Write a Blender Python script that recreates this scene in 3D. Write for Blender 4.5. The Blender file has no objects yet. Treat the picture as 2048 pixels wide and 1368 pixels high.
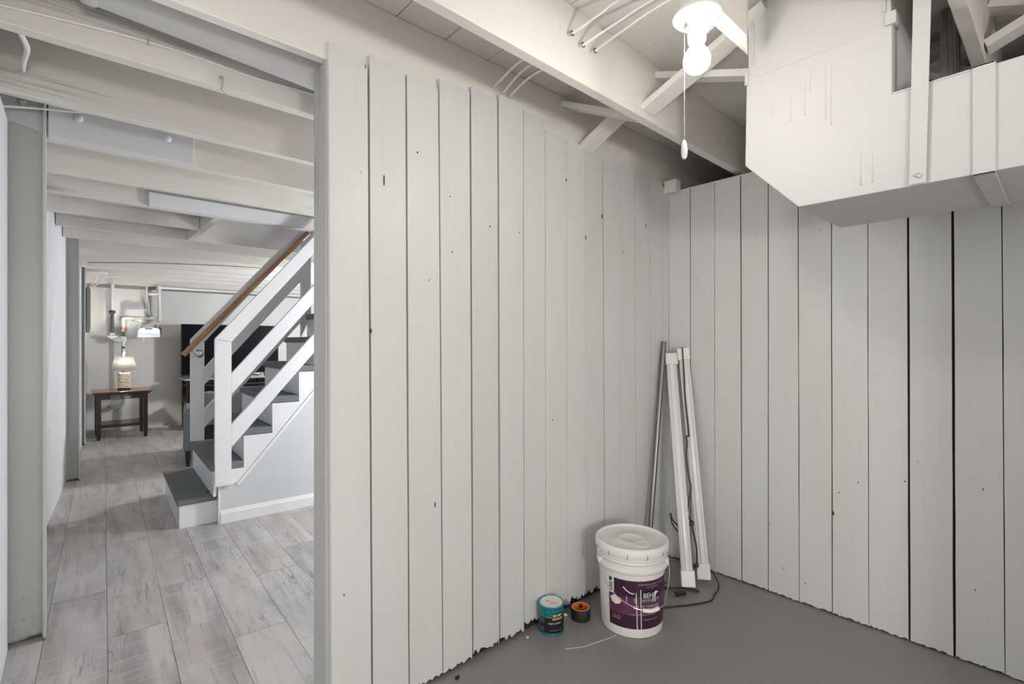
import bpy, bmesh, math, random
from mathutils import Vector, Matrix
random.seed(11)
S = bpy.context.scene
COL = S.collection

# ------------------------------------------------------------------ camera, world, exposure
YAW = math.atan2(1116.0, 996.0)            # view direction, measured from +X (along the plank wall)
cam_d = bpy.data.cameras.new('camera')
cam_d.sensor_width = 36.0
cam_d.lens = 36.0 * 996.0 / 2048.0
cam_d.clip_start = 0.02
cam = bpy.data.objects.new('camera', cam_d)
COL.objects.link(cam)
cam.location = (0, 0, 1.22)
cam.rotation_euler = (math.pi / 2, 0, YAW - math.pi / 2)
S.camera = cam

w = bpy.data.worlds.new('world'); S.world = w
w.use_nodes = True
w.node_tree.nodes['Background'].inputs[0].default_value = (1.0, 0.995, 0.985, 1)
w.node_tree.nodes['Background'].inputs[1].default_value = 1.1

S.cycles.use_light_tree = False
S.cycles.max_bounces = 5
S.cycles.diffuse_bounces = 3
S.cycles.glossy_bounces = 2
S.cycles.transmission_bounces = 3
S.cycles.caustics_reflective = False
S.cycles.caustics_refractive = False
S.view_settings.view_transform = 'Standard'
S.view_settings.look = 'None'
S.view_settings.exposure = 0.43
S.view_settings.gamma = 1.0
S.view_settings.use_curve_mapping = False

BULB_MAIN = 125.0      # radiance of the bare bulb in the plank room
FILL_HALL = 138.0      # unseen globe lamps added to light the long room
FILL_FAR = 290.0  # unseen globe added to brighten the far wall
FILL_ROOM = 84.0           # unseen globe lamp added behind the camera to fill the plank room
TABLE_LAMP = 1200.0

# ------------------------------------------------------------------ materials
MATS = {}
def new_mat(name):
    m = bpy.data.materials.new(name); m.use_nodes = True
    nt = m.node_tree
    for n in list(nt.nodes): nt.nodes.remove(n)
    out = nt.nodes.new('ShaderNodeOutputMaterial')
    b = nt.nodes.new('ShaderNodeBsdfPrincipled')
    nt.links.new(b.outputs[0], out.inputs[0])
    MATS[name] = m
    return m, nt, b
def nd(nt, t, **kw):
    n = nt.nodes.new(t)
    for k, v in kw.items(): setattr(n, k, v)
    return n
def ramp(nt, src, stops):
    r = nd(nt, 'ShaderNodeValToRGB')
    el = r.color_ramp.elements
    while len(el) > 1: el.remove(el[-1])
    el[0].position = stops[0][0]; el[0].color = (*stops[0][1], 1)
    for p, c in stops[1:]:
        e = el.new(p); e.color = (*c, 1)
    nt.links.new(src, r.inputs[0])
    return r.outputs[0]
def gr(v): return (v, v, v)
def mixc(nt, fac, a, b, mode='MIX'):
    m = nd(nt, 'ShaderNodeMix', data_type='RGBA', blend_type=mode)
    if isinstance(fac, (int, float)): m.inputs[0].default_value = fac
    else: nt.links.new(fac, m.inputs[0])
    for s, v in ((6, a), (7, b)):
        if isinstance(v, tuple): m.inputs[s].default_value = (*v[:3], 1)
        else: nt.links.new(v, m.inputs[s])
    return m.outputs[2]
def mth(nt, op, a, b=None):
    m = nd(nt, 'ShaderNodeMath', operation=op)
    for i, v in ((0, a), (1, b)):
        if v is None: continue
        if isinstance(v, (int, float)): m.inputs[i].default_value = v
        else: nt.links.new(v, m.inputs[i])
    return m.outputs[0]
def coords(nt, scale, rnd=True, rot=(0, 0, 0)):
    tc = nd(nt, 'ShaderNodeTexCoord')
    mp = nd(nt, 'ShaderNodeMapping')
    mp.inputs['Scale'].default_value = scale
    mp.inputs['Rotation'].default_value = rot
    if rnd:
        oi = nd(nt, 'ShaderNodeObjectInfo')
        v = nd(nt, 'ShaderNodeVectorMath', operation='MULTIPLY_ADD')
        cmb = nd(nt, 'ShaderNodeCombineXYZ')
        for i in range(3): nt.links.new(oi.outputs['Random'], cmb.inputs[i])
        nt.links.new(cmb.outputs[0], v.inputs[0])
        v.inputs[1].default_value = (37.0, 53.0, 71.0)
        nt.links.new(tc.outputs['Object'], v.inputs[2])
        nt.links.new(v.outputs[0], mp.inputs[0])
    else:
        nt.links.new(tc.outputs['Object'], mp.inputs[0])
    return mp.outputs[0]
def noise(nt, vec, scale, detail=3, rough=.55, dist=0.0):
    n = nd(nt, 'ShaderNodeTexNoise')
    n.inputs['Scale'].default_value = scale; n.inputs['Detail'].default_value = detail
    n.inputs['Roughness'].default_value = rough; n.inputs['Distortion'].default_value = dist
    nt.links.new(vec, n.inputs['Vector'])
    return n.outputs[0]
def bump(nt, b, h, strength, dist=.002):
    bp = nd(nt, 'ShaderNodeBump')
    bp.inputs['Strength'].default_value = strength; bp.inputs['Distance'].default_value = dist
    nt.links.new(h, bp.inputs['Height']); nt.links.new(bp.outputs[0], b.inputs['Normal'])

def plain(name, col, rough=.5, metal=0.0, var=.06, vscale=14, bmp=0.0, spec=None):
    m, nt, b = new_mat(name)
    v = coords(nt, (1, 1, 1))
    f = noise(nt, v, vscale, 4)
    c = mixc(nt, f, tuple(x * (1 - var) for x in col), tuple(min(1, x * (1 + var)) for x in col))
    nt.links.new(c, b.inputs['Base Color'])
    b.inputs['Roughness'].default_value = rough; b.inputs['Metallic'].default_value = metal
    if spec is not None: b.inputs['Specular IOR Level'].default_value = spec
    if bmp: bump(nt, b, noise(nt, v, vscale * 9, 3), bmp)
    return m
def painted_wood(name, col, axis, rough=.5, wear=0.0, knots=0.5, tint=.03, darkc=(.16, .13, .11), bmp=.35):
    """paint over sawn boards; axis = 0/1/2 the way the grain runs"""
    m, nt, b = new_mat(name)
    sc = [26, 26, 26]; sc[axis] = 1.1
    v = coords(nt, tuple(sc))
    g = noise(nt, v, 2.0, 4, .62, 1.2)
    sc2 = [3, 3, 3]; sc2[axis] = .8
    v2 = coords(nt, tuple(sc2))
    big = noise(nt, v2, 1.4, 3)
    oi = nd(nt, 'ShaderNodeObjectInfo')
    t = mixc(nt, oi.outputs['Random'], tuple(x * (1 - tint) for x in col), tuple(min(1, x * (1 + tint)) for x in col))
    c = mixc(nt, ramp(nt, big, [(.3, gr(0)), (.7, gr(1))]), t, mixc(nt, 1.0, t, (.955, .945, .93), 'MULTIPLY'))
    c = mixc(nt, ramp(nt, g, [(.28, gr(.30)), (.44, gr(0))]), c, mixc(nt, 1.0, c, (.86, .845, .82), 'MULTIPLY'))
    if wear > 0:
        mask = ramp(nt, noise(nt, v2, 1.1, 2), [(.60 - .12 * wear, gr(0)), (.72 - .12 * wear, gr(1))])
        lines = ramp(nt, g, [(.42, gr(1)), (.52, gr(0))])
        c = mixc(nt, mth(nt, 'MULTIPLY', mth(nt, 'MULTIPLY', mask, lines), .75), c, darkc)
    if knots > 0:
        sk = [5.0, 5.0, 5.0]; sk[axis] = 2.2
        vo = nd(nt, 'ShaderNodeTexVoronoi'); vo.inputs['Scale'].default_value = 1.0
        nt.links.new(coords(nt, tuple(sk)), vo.inputs['Vector'])
        k = ramp(nt, vo.outputs['Distance'], [(.02, gr(1)), (.035, gr(0))])
        sel = ramp(nt, vo.outputs['Color'], [(1 - knots, gr(0)), (1 - knots + .01, gr(1))])
        c = mixc(nt, mth(nt, 'MULTIPLY', k, sel), c, darkc)
    nt.links.new(c, b.inputs['Base Color'])
    b.inputs['Roughness'].default_value = rough
    bump(nt, b, g, bmp, .0025)
    return m
def emit(name, col, strength):
    m, nt, b = new_mat(name)
    b.inputs['Base Color'].default_value = (.9, .9, .9, 1)
    b.inputs['Emission Color'].default_value = (*col, 1)
    b.inputs['Emission Strength'].default_value = strength
    return m

WALLC = (.69, .688, .675)
painted_wood('paint_plank', WALLC, 2, rough=.42, knots=.5)
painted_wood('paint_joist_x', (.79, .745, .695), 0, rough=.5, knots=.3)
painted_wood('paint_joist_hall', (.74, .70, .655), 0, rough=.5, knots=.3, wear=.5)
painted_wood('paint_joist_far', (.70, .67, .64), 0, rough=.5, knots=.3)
painted_wood('paint_deck', (.77, .735, .69), 1, rough=.55, knots=.3)
painted_wood('paint_brace', (.76, .725, .68), 1, rough=.5, knots=.2)
painted_wood('paint_white_board', (.71, .715, .725), 0, rough=.45, knots=.2)
painted_wood('paint_jamb', (.45, .45, .438), 2, rough=.5, knots=.5, wear=.5)
plain('dark_gap', (.028, .02, .014), .9, var=.3)
painted_wood('raw_dark_wood', (.09, .06, .04), 2, rough=.9)
plain('painted_dark', (.05, .048, .045), .95, var=.2)  # near-black colour stands in for the darkness of unlit space
plain('foundation_paint', (.66, .675, .69), .6, var=.05, vscale=5, bmp=.25)
plain('far_wall_paint', (.66, .655, .635), .6, var=.06, vscale=3, bmp=.3)
plain('stair_white', (.79, .79, .80), .38, var=.02)
plain('stair_wall_grey', (.60, .615, .625), .5, var=.02)
plain('carpet_grey', (.21, .22, .23), .95, var=.22, vscale=260, bmp=.8, spec=.1)
painted_wood('handrail_wood', (.42, .23, .11), 0, rough=.35, knots=0)
plain('steel', (.56, .53, .50), .28, metal=1.0, var=.08)
plain('pipe_steel', (.24, .22, .20), .33, metal=1.0, var=.12)
plain('galvanised', (.50, .50, .49), .4, metal=.7, var=.12)
plain('porcelain', (.72, .71, .68), .25, var=.01)
plain('white_plastic', (.80, .79, .76), .35, var=.03)
plain('bucket_white', (.76, .745, .71), .35, var=.06, vscale=9)
plain('lid_white', (.82, .81, .78), .38, var=.06, vscale=12)
plain('cable_white', (.78, .76, .73), .5, var=.03)
plain('cable_dark', (.17, .165, .16), .6, var=.1)
plain('cord_black', (.018, .017, .016), .45, var=.1)
plain('rubber_black', (.012, .012, .012), .55, var=.1)
plain('orange_core', (.80, .16, .015), .6, var=.08, vscale=40)
plain('label_plum_dark', (.045, .010, .032), .35, var=.2, vscale=6)
plain('label_plum', (.125, .035, .085), .35, var=.12, vscale=6)
plain('label_black', (.008, .008, .008), .35)
plain('label_grey', (.24, .235, .23), .4)
plain('print_white', (.80, .79, .76), .5, var=.02)
plain('print_pink', (.50, .36, .42), .5, var=.02)
plain('print_plum', (.05, .012, .035), .5)
plain('print_gold', (.50, .36, .12), .4)
plain('print_tan', (.62, .42, .28), .5)
plain('teal', (.006, .135, .175), .3, var=.15)
plain('teal_rim', (.12, .40, .46), .3, metal=.3)
plain('can_paper', (.80, .78, .74), .6)
plain('paint_yellow', (.74, .58, .30), .6, var=.15, vscale=60)
plain('wood_cherry', (.016, .007, .0055), .28, var=.35, vscale=18)
plain('wood_cherry_top', (.055, .022, .014), .22, var=.3, vscale=18)
plain('rope', (.80, .69, .52), .8, var=.2, vscale=60)
plain('rope_dark', (.16, .09, .04), .8, var=.2, vscale=60)
plain('tv_screen', (.005, .006, .009), .4, spec=.04)
plain('tv_case', (.012, .012, .013), .4)
plain('fabric_grey', (.20, .205, .215), .95, var=.18, vscale=180, bmp=.6, spec=.1)
plain('fabric_grey_shaded', (.035, .038, .045), .95, var=.3, vscale=120, bmp=.5, spec=.1)  # the grey sofa fabric with the shade of the stairs put into the colour
plain('stone_top', (.38, .38, .37), .35, var=.15, vscale=50)
plain('pipe_white', (.72, .715, .70), .45, var=.05)
plain('pipe_black', (.05, .048, .045), .5, var=.2)
plain('copper', (.42, .22, .15), .4, metal=.5)
plain('fitting_grey', (.42, .44, .46), .45, metal=.3, var=.1)
plain('meter_blue', (.36, .43, .58), .5, var=.15, vscale=60)
plain('panel_grey', (.16, .17, .175), .45, var=.05)
plain('diffuser', (.80, .795, .78), .15, var=.01)
plain('mirror_pane', (.74, .73, .70), .25, var=.02)
plain('rust', (.13, .06, .025), .9, var=.5, vscale=60)
plain('concrete_dark', (.25, .24, .23), .9)
plain('added_furnace_paint', (.50, .50, .48), .45, var=.03)

def mat_duct():
    m, nt, b = new_mat('duct_paint')
    v = coords(nt, (1, 1, 1), rnd=False)
    base = mixc(nt, ramp(nt, noise(nt, v, 2.2, 4), [(.35, gr(0)), (.7, gr(1))]), (.56, .55, .54), (.53, .52, .51))
    v2 = coords(nt, (9, 9, 14), rnd=False)
    st = ramp(nt, noise(nt, v2, 1.0, 5, .7), [(.70, gr(0)), (.78, gr(1))])
    base = mixc(nt, mth(nt, 'MULTIPLY', st, .35), base, (.50, .40, .28))
    nt.links.new(base, b.inputs['Base Color'])
    b.inputs['Roughness'].default_value = .62
    b.inputs['Specular IOR Level'].default_value = .25
    bump(nt, b, noise(nt, v, 5, 3), .25, .012)
mat_duct()
def mat_concrete():
    m, nt, b = new_mat('floor_grey_paint')
    v = coords(nt, (1, 1, 1), rnd=False)
    c = mixc(nt, noise(nt, v, 2.5, 5), (.232, .224, .214), (.275, .266, .255))
    sp = ramp(nt, noise(nt, v, 38, 4, .7), [(.71, gr(0)), (.75, gr(1))])
    c = mixc(nt, mth(nt, 'MULTIPLY', sp, .5), c, (.09, .07, .055))
    sc = ramp(nt, noise(nt, coords(nt, (9, 2, 1), rnd=False, rot=(0, 0, .6)), 3, 6, .75), [(.70, gr(0)), (.76, gr(1))])
    c = mixc(nt, mth(nt, 'MULTIPLY', sc, .25), c, (.36, .35, .33))
    nt.links.new(c, b.inputs['Base Color'])
    b.inputs['Roughness'].default_value = .36
    bump(nt, b, noise(nt, v, 22, 4), .12, .004)
mat_concrete()
def mat_vinyl():
    m, nt, b = new_mat('vinyl_plank')
    oi = nd(nt, 'ShaderNodeObjectInfo')
    v = coords(nt, (16, 1.1, 1))
    g = noise(nt, v, 2.2, 5, .68, 1.0)
    vb = coords(nt, (3.2, 1.5, 1))
    patch = noise(nt, vb, 1.6, 4, .6)
    vs = coords(nt, (1.4, 42, 1))
    saw = noise(nt, vs, 1.4, 5, .7)
    a = mixc(nt, oi.outputs['Random'], (.40, .385, .375), (.475, .455, .44))
    c = mixc(nt, ramp(nt, patch, [(.36, gr(0)), (.62, gr(1))]), a, (.53, .505, .49))
    c = mixc(nt, ramp(nt, noise(nt, coords(nt, (4.0, 1.0, 1)), 1.3, 3), [(.50, gr(0)), (.66, gr(.85))]), c, (.44, .365, .325))
    c = mixc(nt, ramp(nt, noise(nt, coords(nt, (5.5, .9, 1)), 1.7, 3), [(.32, gr(.9)), (.50, gr(0))]), c, (.29, .275, .27))
    c = mixc(nt, ramp(nt, g, [(.36, gr(.55)), (.47, gr(0))]), c, (.27, .26, .255))
    c = mixc(nt, ramp(nt, saw, [(.52, gr(0)), (.72, gr(.5))]), c, (.60, .585, .57))
    vc = coords(nt, (15, .8, 1))
    cr = ramp(nt, noise(nt, vc, 1.2, 3, .5, 1.2), [(.490, gr(0)), (.4985, gr(1)), (.507, gr(0))])
    cm = ramp(nt, noise(nt, coords(nt, (5, 1.2, 1)), 1.1, 2), [(.46, gr(0)), (.55, gr(.95))])
    c = mixc(nt, mth(nt, 'MULTIPLY', cr, cm), c, (.13, .125, .125))
    nt.links.new(c, b.inputs['Base Color'])
    b.inputs['Roughness'].default_value = .42
    bump(nt, b, g, .18, .0015)
mat_vinyl()
def mat_column():
    m, nt, b = new_mat('column_paint')
    v = coords(nt, (1, 1, 1), rnd=False)
    c = mixc(nt, noise(nt, v, 3, 3), (.50, .50, .475), (.56, .56, .54))
    tc = nd(nt, 'ShaderNodeTexCoord'); sx = nd(nt, 'ShaderNodeSeparateXYZ'); nt.links.new(tc.outputs['Object'], sx.inputs[0])
    low = ramp(nt, sx.outputs[2], [(.0, gr(1)), (.42, gr(0))])
    sp = ramp(nt, noise(nt, v, 70, 3), [(.62, gr(0)), (.68, gr(1))])
    c = mixc(nt, mth(nt, 'MULTIPLY', sp, low), c, (.33, .19, .12))
    base = ramp(nt, mth(nt, 'ADD', sx.outputs[2], mth(nt, 'MULTIPLY', noise(nt, v, 30, 3), .03)), [(.025, gr(1)), (.04, gr(0))])
    c = mixc(nt, base, c, (.06, .045, .03))
    nt.links.new(c, b.inputs['Base Color']); b.inputs['Roughness'].default_value = .4
    bump(nt, b, noise(nt, v, 8, 3), .15, .006)
mat_column()
def mat_shade():
    m, nt, b = new_mat('lamp_shade')
    out = [n for n in nt.nodes if n.type == 'OUTPUT_MATERIAL'][0]
    b.inputs['Base Color'].default_value = (.86, .84, .81, 1); b.inputs['Roughness'].default_value = .8
    tr = nd(nt, 'ShaderNodeBsdfTranslucent'); tr.inputs[0].default_value = (.92, .90, .87, 1)
    mx = nd(nt, 'ShaderNodeMixShader'); mx.inputs[0].default_value = .8
    nt.links.new(b.outputs[0], mx.inputs[1]); nt.links.new(tr.outputs[0], mx.inputs[2]); nt.links.new(mx.outputs[0], out.inputs[0])
mat_shade()
emit('bulb_glow', (1.0, .965, .91), BULB_MAIN)
emit('fill_hall', (.92, .955, 1.0), FILL_HALL)
emit('fill_far', (.97, .98, 1.0), FILL_FAR)
emit('fill_room', (1.0, .985, .955), FILL_ROOM)
emit('bulb_table', (1.0, .93, .84), TABLE_LAMP)

# ------------------------------------------------------------------ mesh helpers
class MB:
    def __init__(s): s.v = []; s.f = []
    def add(s, vs, fs):
        o = len(s.v); s.v += [tuple(p) for p in vs]; s.f += [tuple(i + o for i in f) for f in fs]; return s
    def box(s, x0, x1, y0, y1, z0, z1):
        vs = [(x, y, z) for z in (z0, z1) for y in (y0, y1) for x in (x0, x1)]
        return s.add(vs, [(0, 2, 3, 1), (4, 5, 7, 6), (0, 1, 5, 4), (2, 6, 7, 3), (0, 4, 6, 2), (1, 3, 7, 5)])
    def obox(s, a, b, wv, hv):
        """bar from a to b with half-width vector wv and half-height vector hv"""
        a, b, wv, hv = map(Vector, (a, b, wv, hv))
        vs = [p + i * wv + j * hv for p in (a, b) for (i, j) in ((-1, -1), (1, -1), (1, 1), (-1, 1))]
        return s.add(vs, [(0, 1, 2, 3), (7, 6, 5, 4), (0, 4, 5, 1), (1, 5, 6, 2), (2, 6, 7, 3), (3, 7, 4, 0)])
    def prism(s, pts, fn0, fn1):
        """polygon pts (2-D); fn0/fn1 map a point to the front/back 3-D point"""
        n = len(pts)
        vs = [fn0(p) for p in pts] + [fn1(p) for p in pts]
        fs = [tuple(range(n)), tuple(range(2 * n - 1, n - 1, -1))]
        fs += [(i, n + i, n + (i + 1) % n, (i + 1) % n) for i in range(n)]
        return s.add(vs, fs)
    def lathe(s, prof, c=(0, 0, 0), n=32, sx=1.0, sy=1.0, axis=None, cap=True):
        """prof: (r,z) pairs bottom->top"""
        c = Vector(c); vs = []; fs = []
        M = axis if axis is not None else Matrix.Identity(3)
        for r, z in prof:
            for k in range(n):
                a = 2 * math.pi * k / n
                vs.append(c + M @ Vector((r * math.cos(a) * sx, r * math.sin(a) * sy, z)))
        for i in range(len(prof) - 1):
            for k in range(n):
                k2 = (k + 1) % n
                fs.append((i * n + k, i * n + k2, (i + 1) * n + k2, (i + 1) * n + k))
        if not cap:
            m_ = len(prof) - 1
            for k in range(n):
                k2 = (k + 1) % n; fs.append((m_ * n + k, m_ * n + k2, k2, k))
            return s.add(vs, fs)
        if prof[0][0] > 1e-6: fs.append(tuple(range(n - 1, -1, -1)))
        if prof[-1][0] > 1e-6: fs.append(tuple((len(prof) - 1) * n + k for k in range(n)))
        return s.add(vs, fs)
    def tube(s, pts, r, n=8, smooth=0):
        pts = [Vector(p) for p in pts]
        if smooth: pts = spline(pts, smooth)
        rs = r if isinstance(r, (list, tuple)) else [r] * len(pts)
        vs = []; fs = []; up = None
        for i, p in enumerate(pts):
            t = (pts[min(i + 1, len(pts) - 1)] - pts[max(i - 1, 0)]).normalized()
            if up is None:
                up = Vector((0, 0, 1)) if abs(t.z) < .9 else Vector((1, 0, 0))
            a = t.cross(up).normalized(); b2 = a.cross(t).normalized(); up = b2
            for k in range(n):
                an = 2 * math.pi * k / n
                vs.append(p + (a * math.cos(an) + b2 * math.sin(an)) * rs[i])
        for i in range(len(pts) - 1):
            for k in range(n):
                k2 = (k + 1) % n
                fs.append((i * n + k, i * n + k2, (i + 1) * n + k2, (i + 1) * n + k))
        fs.append(tuple(range(n - 1, -1, -1))); fs.append(tuple((len(pts) - 1) * n + k for k in range(n)))
        return s.add(vs, fs)
    def build(s, name, mat, parent=None, smooth=False, bevel=0.0, label=None):
        me = bpy.data.meshes.new(name)
        me.from_pydata(s.v, [], s.f)
        bm = bmesh.new(); bm.from_mesh(me)
        bmesh.ops.recalc_face_normals(bm, faces=bm.faces); bm.to_mesh(me); bm.free()
        me.materials.append(MATS[mat])
        if smooth:
            for p in me.polygons: p.use_smooth = True
            me.set_sharp_from_angle(angle=math.radians(40))
        o = bpy.data.objects.new(name, me); COL.objects.link(o)
        if parent is not None: o.parent = parent
        if bevel > 0:
            bv = o.modifiers.new('bevel', 'BEVEL'); bv.width = bevel; bv.segments = 2; bv.limit_method = 'ANGLE'
        if label: o['label'] = label
        return o
def spline(pts, n):
    out = []
    for i in range(len(pts) - 1):
        p0 = pts[max(i - 1, 0)]; p1 = pts[i]; p2 = pts[i + 1]; p3 = pts[min(i + 2, len(pts) - 1)]
        for k in range(n):
            t = k / n
            out.append(.5 * ((2 * p1) + (p2 - p0) * t + (2 * p0 - 5 * p1 + 4 * p2 - p3) * t * t + (3 * p1 - p0 - 3 * p2 + p3) * t ** 3))
    out.append(pts[-1]); return out
def thing(name, label, cat, loc=(0, 0, 0), rz=0.0, group=None):
    o = bpy.data.objects.new(name, None); COL.objects.link(o)
    o.empty_display_size = .1
    o.location = loc; o.rotation_euler = (0, 0, rz); o['label'] = label; o['category'] = cat
    if group: o['group'] = group
    return o
def tag(o, label, cat, group=None):
    o['label'] = label; o['category'] = cat
    if group: o['group'] = group
    return o
def structure(name, label=None):
    o = bpy.data.objects.new(name, None); COL.objects.link(o); o['kind'] = 'structure'; o.empty_display_size = .1
    if label: o['label'] = label
    return o
def text_mesh(txt, size, sx=1.0):
    """flat verts/faces of a word, left-aligned at the origin, x right, y up"""
    cu = bpy.data.curves.new('lettering', 'FONT'); cu.body = txt; cu.size = size; cu.resolution_u = 2
    ob = bpy.data.objects.new('lettering', cu); COL.objects.link(ob)
    bpy.context.view_layer.update()
    me = ob.evaluated_get(bpy.context.evaluated_depsgraph_get()).to_mesh()
    vs = [(v.co.x * sx, v.co.y) for v in me.vertices]; fs = [tuple(p.vertices) for p in me.polygons]
    bpy.data.objects.remove(ob); bpy.data.curves.remove(cu)
    return vs, fs

# ------------------------------------------------------------------ the setting: floor
DECK_Z = 2.34
floor_o = MB().box(-1.4, 4.7, -2.8, 8.8, -.06, 0).build('floor', 'floor_grey_paint')
floor_o['kind'] = 'structure'
TH = math.atan(.042)
PW, PL = .201, 1.22
pm = MB()
pm.box(.0009, PW - .0009, .0009, PL - .0009, 0, .006)
first = None
rr = random.Random(5)
for i in range(-2, 17):
    off = rr.random() * PL
    if i in (0, 1, 2, 3, 4): off = [.62, .10, .47, .98, .30][i]
    for j in range(-1, 7):
        y0 = j * PL + off
        x0 = i * PW + .212
        # plank frame turned by TH about the doorway
        bx, by = x0, y0 + 1.30
        if by + PL < 1.60 or by > 8.66: continue
        ya = max(by, 1.60); yb = min(by + PL, 8.66)
        X = bx - PW + (ya - 2.3) * math.tan(TH) - .104
        if X < -.55: continue
        full = abs(yb - ya - PL) < 1e-6
        if full and first is not None:
            o = first.copy(); COL.objects.link(o)
        else:
            q = MB().box(.0009, PW - .0009, .0009, yb - ya - .0009, 0, .006)
            o = q.build('floor_plank', 'vinyl_plank', floor_o)
            if full and first is None: first = o
        o.parent = floor_o
        o.location = (X, ya, .0); o.rotation_euler = (0, 0, -TH)
MB().box(-.40, 4.6, 1.60, 8.7, -.0005, .0012).build('underlay', 'dark_gap', floor_o)

# ------------------------------------------------------------------ plank walls
def wobble(n, amp, rnd):
    v = [0.0]
    for _ in range(n): v.append(v[-1] * .7 + rnd.uniform(-amp, amp))
    return v
def plank_outline(l0, l1, r0, r1, ztl, ztr, rag, base, rnd, top=None, gl=.0016, gr_=.0016):
    """outline in (across, z): l0/l1 the left edge at bottom/top, r0/r1 the right edge"""
    N = 12
    wl, wr = wobble(N, .0008, rnd), wobble(N, .0008, rnd)
    sgn = 1 if r0 > l0 else -1
    K = 15
    pts = []
    for k in range(K + 1):                                    # bottom, left -> right
        t = k / K
        z = base + (rnd.uniform(0, rag) if rag else 0)
        pts.append((l0 + (r0 - l0) * t + (gl * sgn if k == 0 else 0) - (gr_ * sgn if k == K else 0), z))
    for k in range(1, N + 1):                                 # right edge upwards
        t = k / N
        pts.append((r0 + (r1 - r0) * t - sgn * (gr_ + abs(wr[k])), base + (ztr - base) * t))
    if top:
        pts += [(r1 + (l1 - r1) * t - 0 * sgn, z) for t, z in top]
    for k in range(N, 0, -1):                                 # left edge downwards
        t = k / N
        pts.append((l0 + (l1 - l0) * t + sgn * (gl + abs(wl[k])), base + (ztl - base) * t))
    return pts
YA, XB = 1.522, 2.556
wall_back = structure('wall_back', 'back wall of vertical white painted planks with dark gaps')
R = random.Random(3)
# edges of the boards: (x at floor, x at top), tops (left, right)
EA = [(.612, .600), (.746, .732), (.883, .870), (1.022, 1.004), (1.158, 1.145), (1.294, 1.284), (1.426, 1.420), (1.558, 1.552),
      (1.694, 1.688), (1.832, 1.820), (1.972, 1.954), (2.104, 2.092), (2.236, 2.224), (2.374, 2.365), (2.492, 2.488), (2.5555, 2.5555)]
TOPS = [(2.15, 2.128), (2.16, 2.145), (2.143, 2.135), (2.175, 2.172), (2.197, 2.192), (2.212, 2.212), (2.19, 2.19), (2.145, 2.143), (2.139, 2.137),
        (2.118, 2.116), (2.116, 2.116), (2.122, 2.120), (2.126, 2.124), (2.112, 2.108), (2.09, 2.07)]
GAP = [(.001, .0022), (.0022, .0018), (.0018, .0022), (.0012, .0030), (.003, .0024), (.0022, .0012), (.0022, .0006), (.0004, .0004), (.0006, .0016), (.0008, .0020), (.0022, .0008), (.0006, .0016), (.001, .001), (.0005, .001), (.0005, .0005)]
RAG = [.012, .012, .014, .016, .026, .024, .042, .05, .045, .034, .026, .015, .012, .01, .01]
for i in range(15):
    (a0, a1), (b0, b1) = EA[i], EA[i + 1]
    top = None
    if i == 0: top = [(.06, 2.105), (.22, 2.128), (.55, 2.132), (.80, 2.146), (.93, 2.147), (.985, 2.135)]
    if i == 2: top = [(.06, 2.135), (.07, 2.150), (.5, 2.150)]
    wide = [g * 1.45 if g >= .0018 else g for g in GAP[i]]
    pts = plank_outline(a0, a1, b0, b1, TOPS[i][0], TOPS[i][1], RAG[i], .004 + RAG[i] * .25, R, top, *wide)
    d = R.uniform(-.0015, .0015)
    MB().prism(pts, lambda p: (p[0], YA + d, p[1]), lambda p: (p[0], YA + .018, p[1])).build('plank', 'paint_plank', wall_back)
MB().box(.615, 2.56, YA + .0192, YA + .0215, 0, 2.09).build('backing', 'dark_gap', wall_back)
jb = MB().prism([(.599, 1.5415), (.599, 1.643), (.640, 1.643), (.640, 1.5415)], lambda p: (p[0], p[1], 0), lambda p: (p[0], p[1], 2.098))
jb.build('end_stud', 'paint_jamb', wall_back, bevel=.002)
MB().box(.64, 4.6, 1.628, 1.643, 0, 2.10).build('rear_panel', 'paint_jamb', wall_back)
MB().box(2.503, 2.5545, 1.447, 1.521, 2.052, 2.122).build('corner_block', 'paint_brace', wall_back, bevel=.002)

def knots(parent, spots, fn):
    rk = random.Random(21)
    for (a, z, wd, ht) in spots:
        n_ = 9
        pts = [(a + wd * .33 * math.cos(2 * math.pi * k / n_) * rk.uniform(.6, 1.2), z + ht * .36 * math.sin(2 * math.pi * k / n_) * rk.uniform(.7, 1.1)) for k in range(n_)]
        MB().prism(pts, lambda p: fn(p, -.0019), lambda p: fn(p, .001)).build('knot', 'raw_dark_wood', parent)
knots(wall_back, [(0.7867, 1.7565, 0.0073, 0.0566), (0.7386, 1.2559, 0.0122, 0.0261), (0.9146, 1.8838, 0.008, 0.0105), (1.052, 1.7564, 0.0089, 0.0092), (1.0609, 1.5529, 0.009, 0.0111), (1.2421, 1.6752, 0.0076, 0.0099), (1.6866, 1.9547, 0.0135, 0.0204), (1.8231, 1.713, 0.0109, 0.0283), (1.9475, 1.833, 0.0117, 0.0293), (1.3973, 1.6743, 0.0084, 0.0104), (0.7058, 1.7665, 0.0034, 0.0048), (0.9616, 1.4411, 0.0062, 0.0071), (0.6494, 0.4234, 0.0065, 0.0079), (0.9868, 0.6333, 0.0064, 0.0324), (1.5981, 0.8755, 0.0096, 0.0088)], lambda p, d: (p[0], YA + d, p[1]))
wall_right = structure('wall_right', 'wall of vertical white painted planks below the metal duct')
EB = [(1.521, 1.521), (1.388, 1.391), (1.252, 1.252), (1.110, 1.116), (.982, .982), (.844, .850), (.709, .713), (.573, .578), (.435, .441), (.297, .304), (.158, .168), (.020, .030), (-.117, -.107), (-.254, -.245), (-.391, -.382), (-.53, -.52), (-.67, -.66), (-.81, -.80), (-.95, -.94)]
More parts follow.
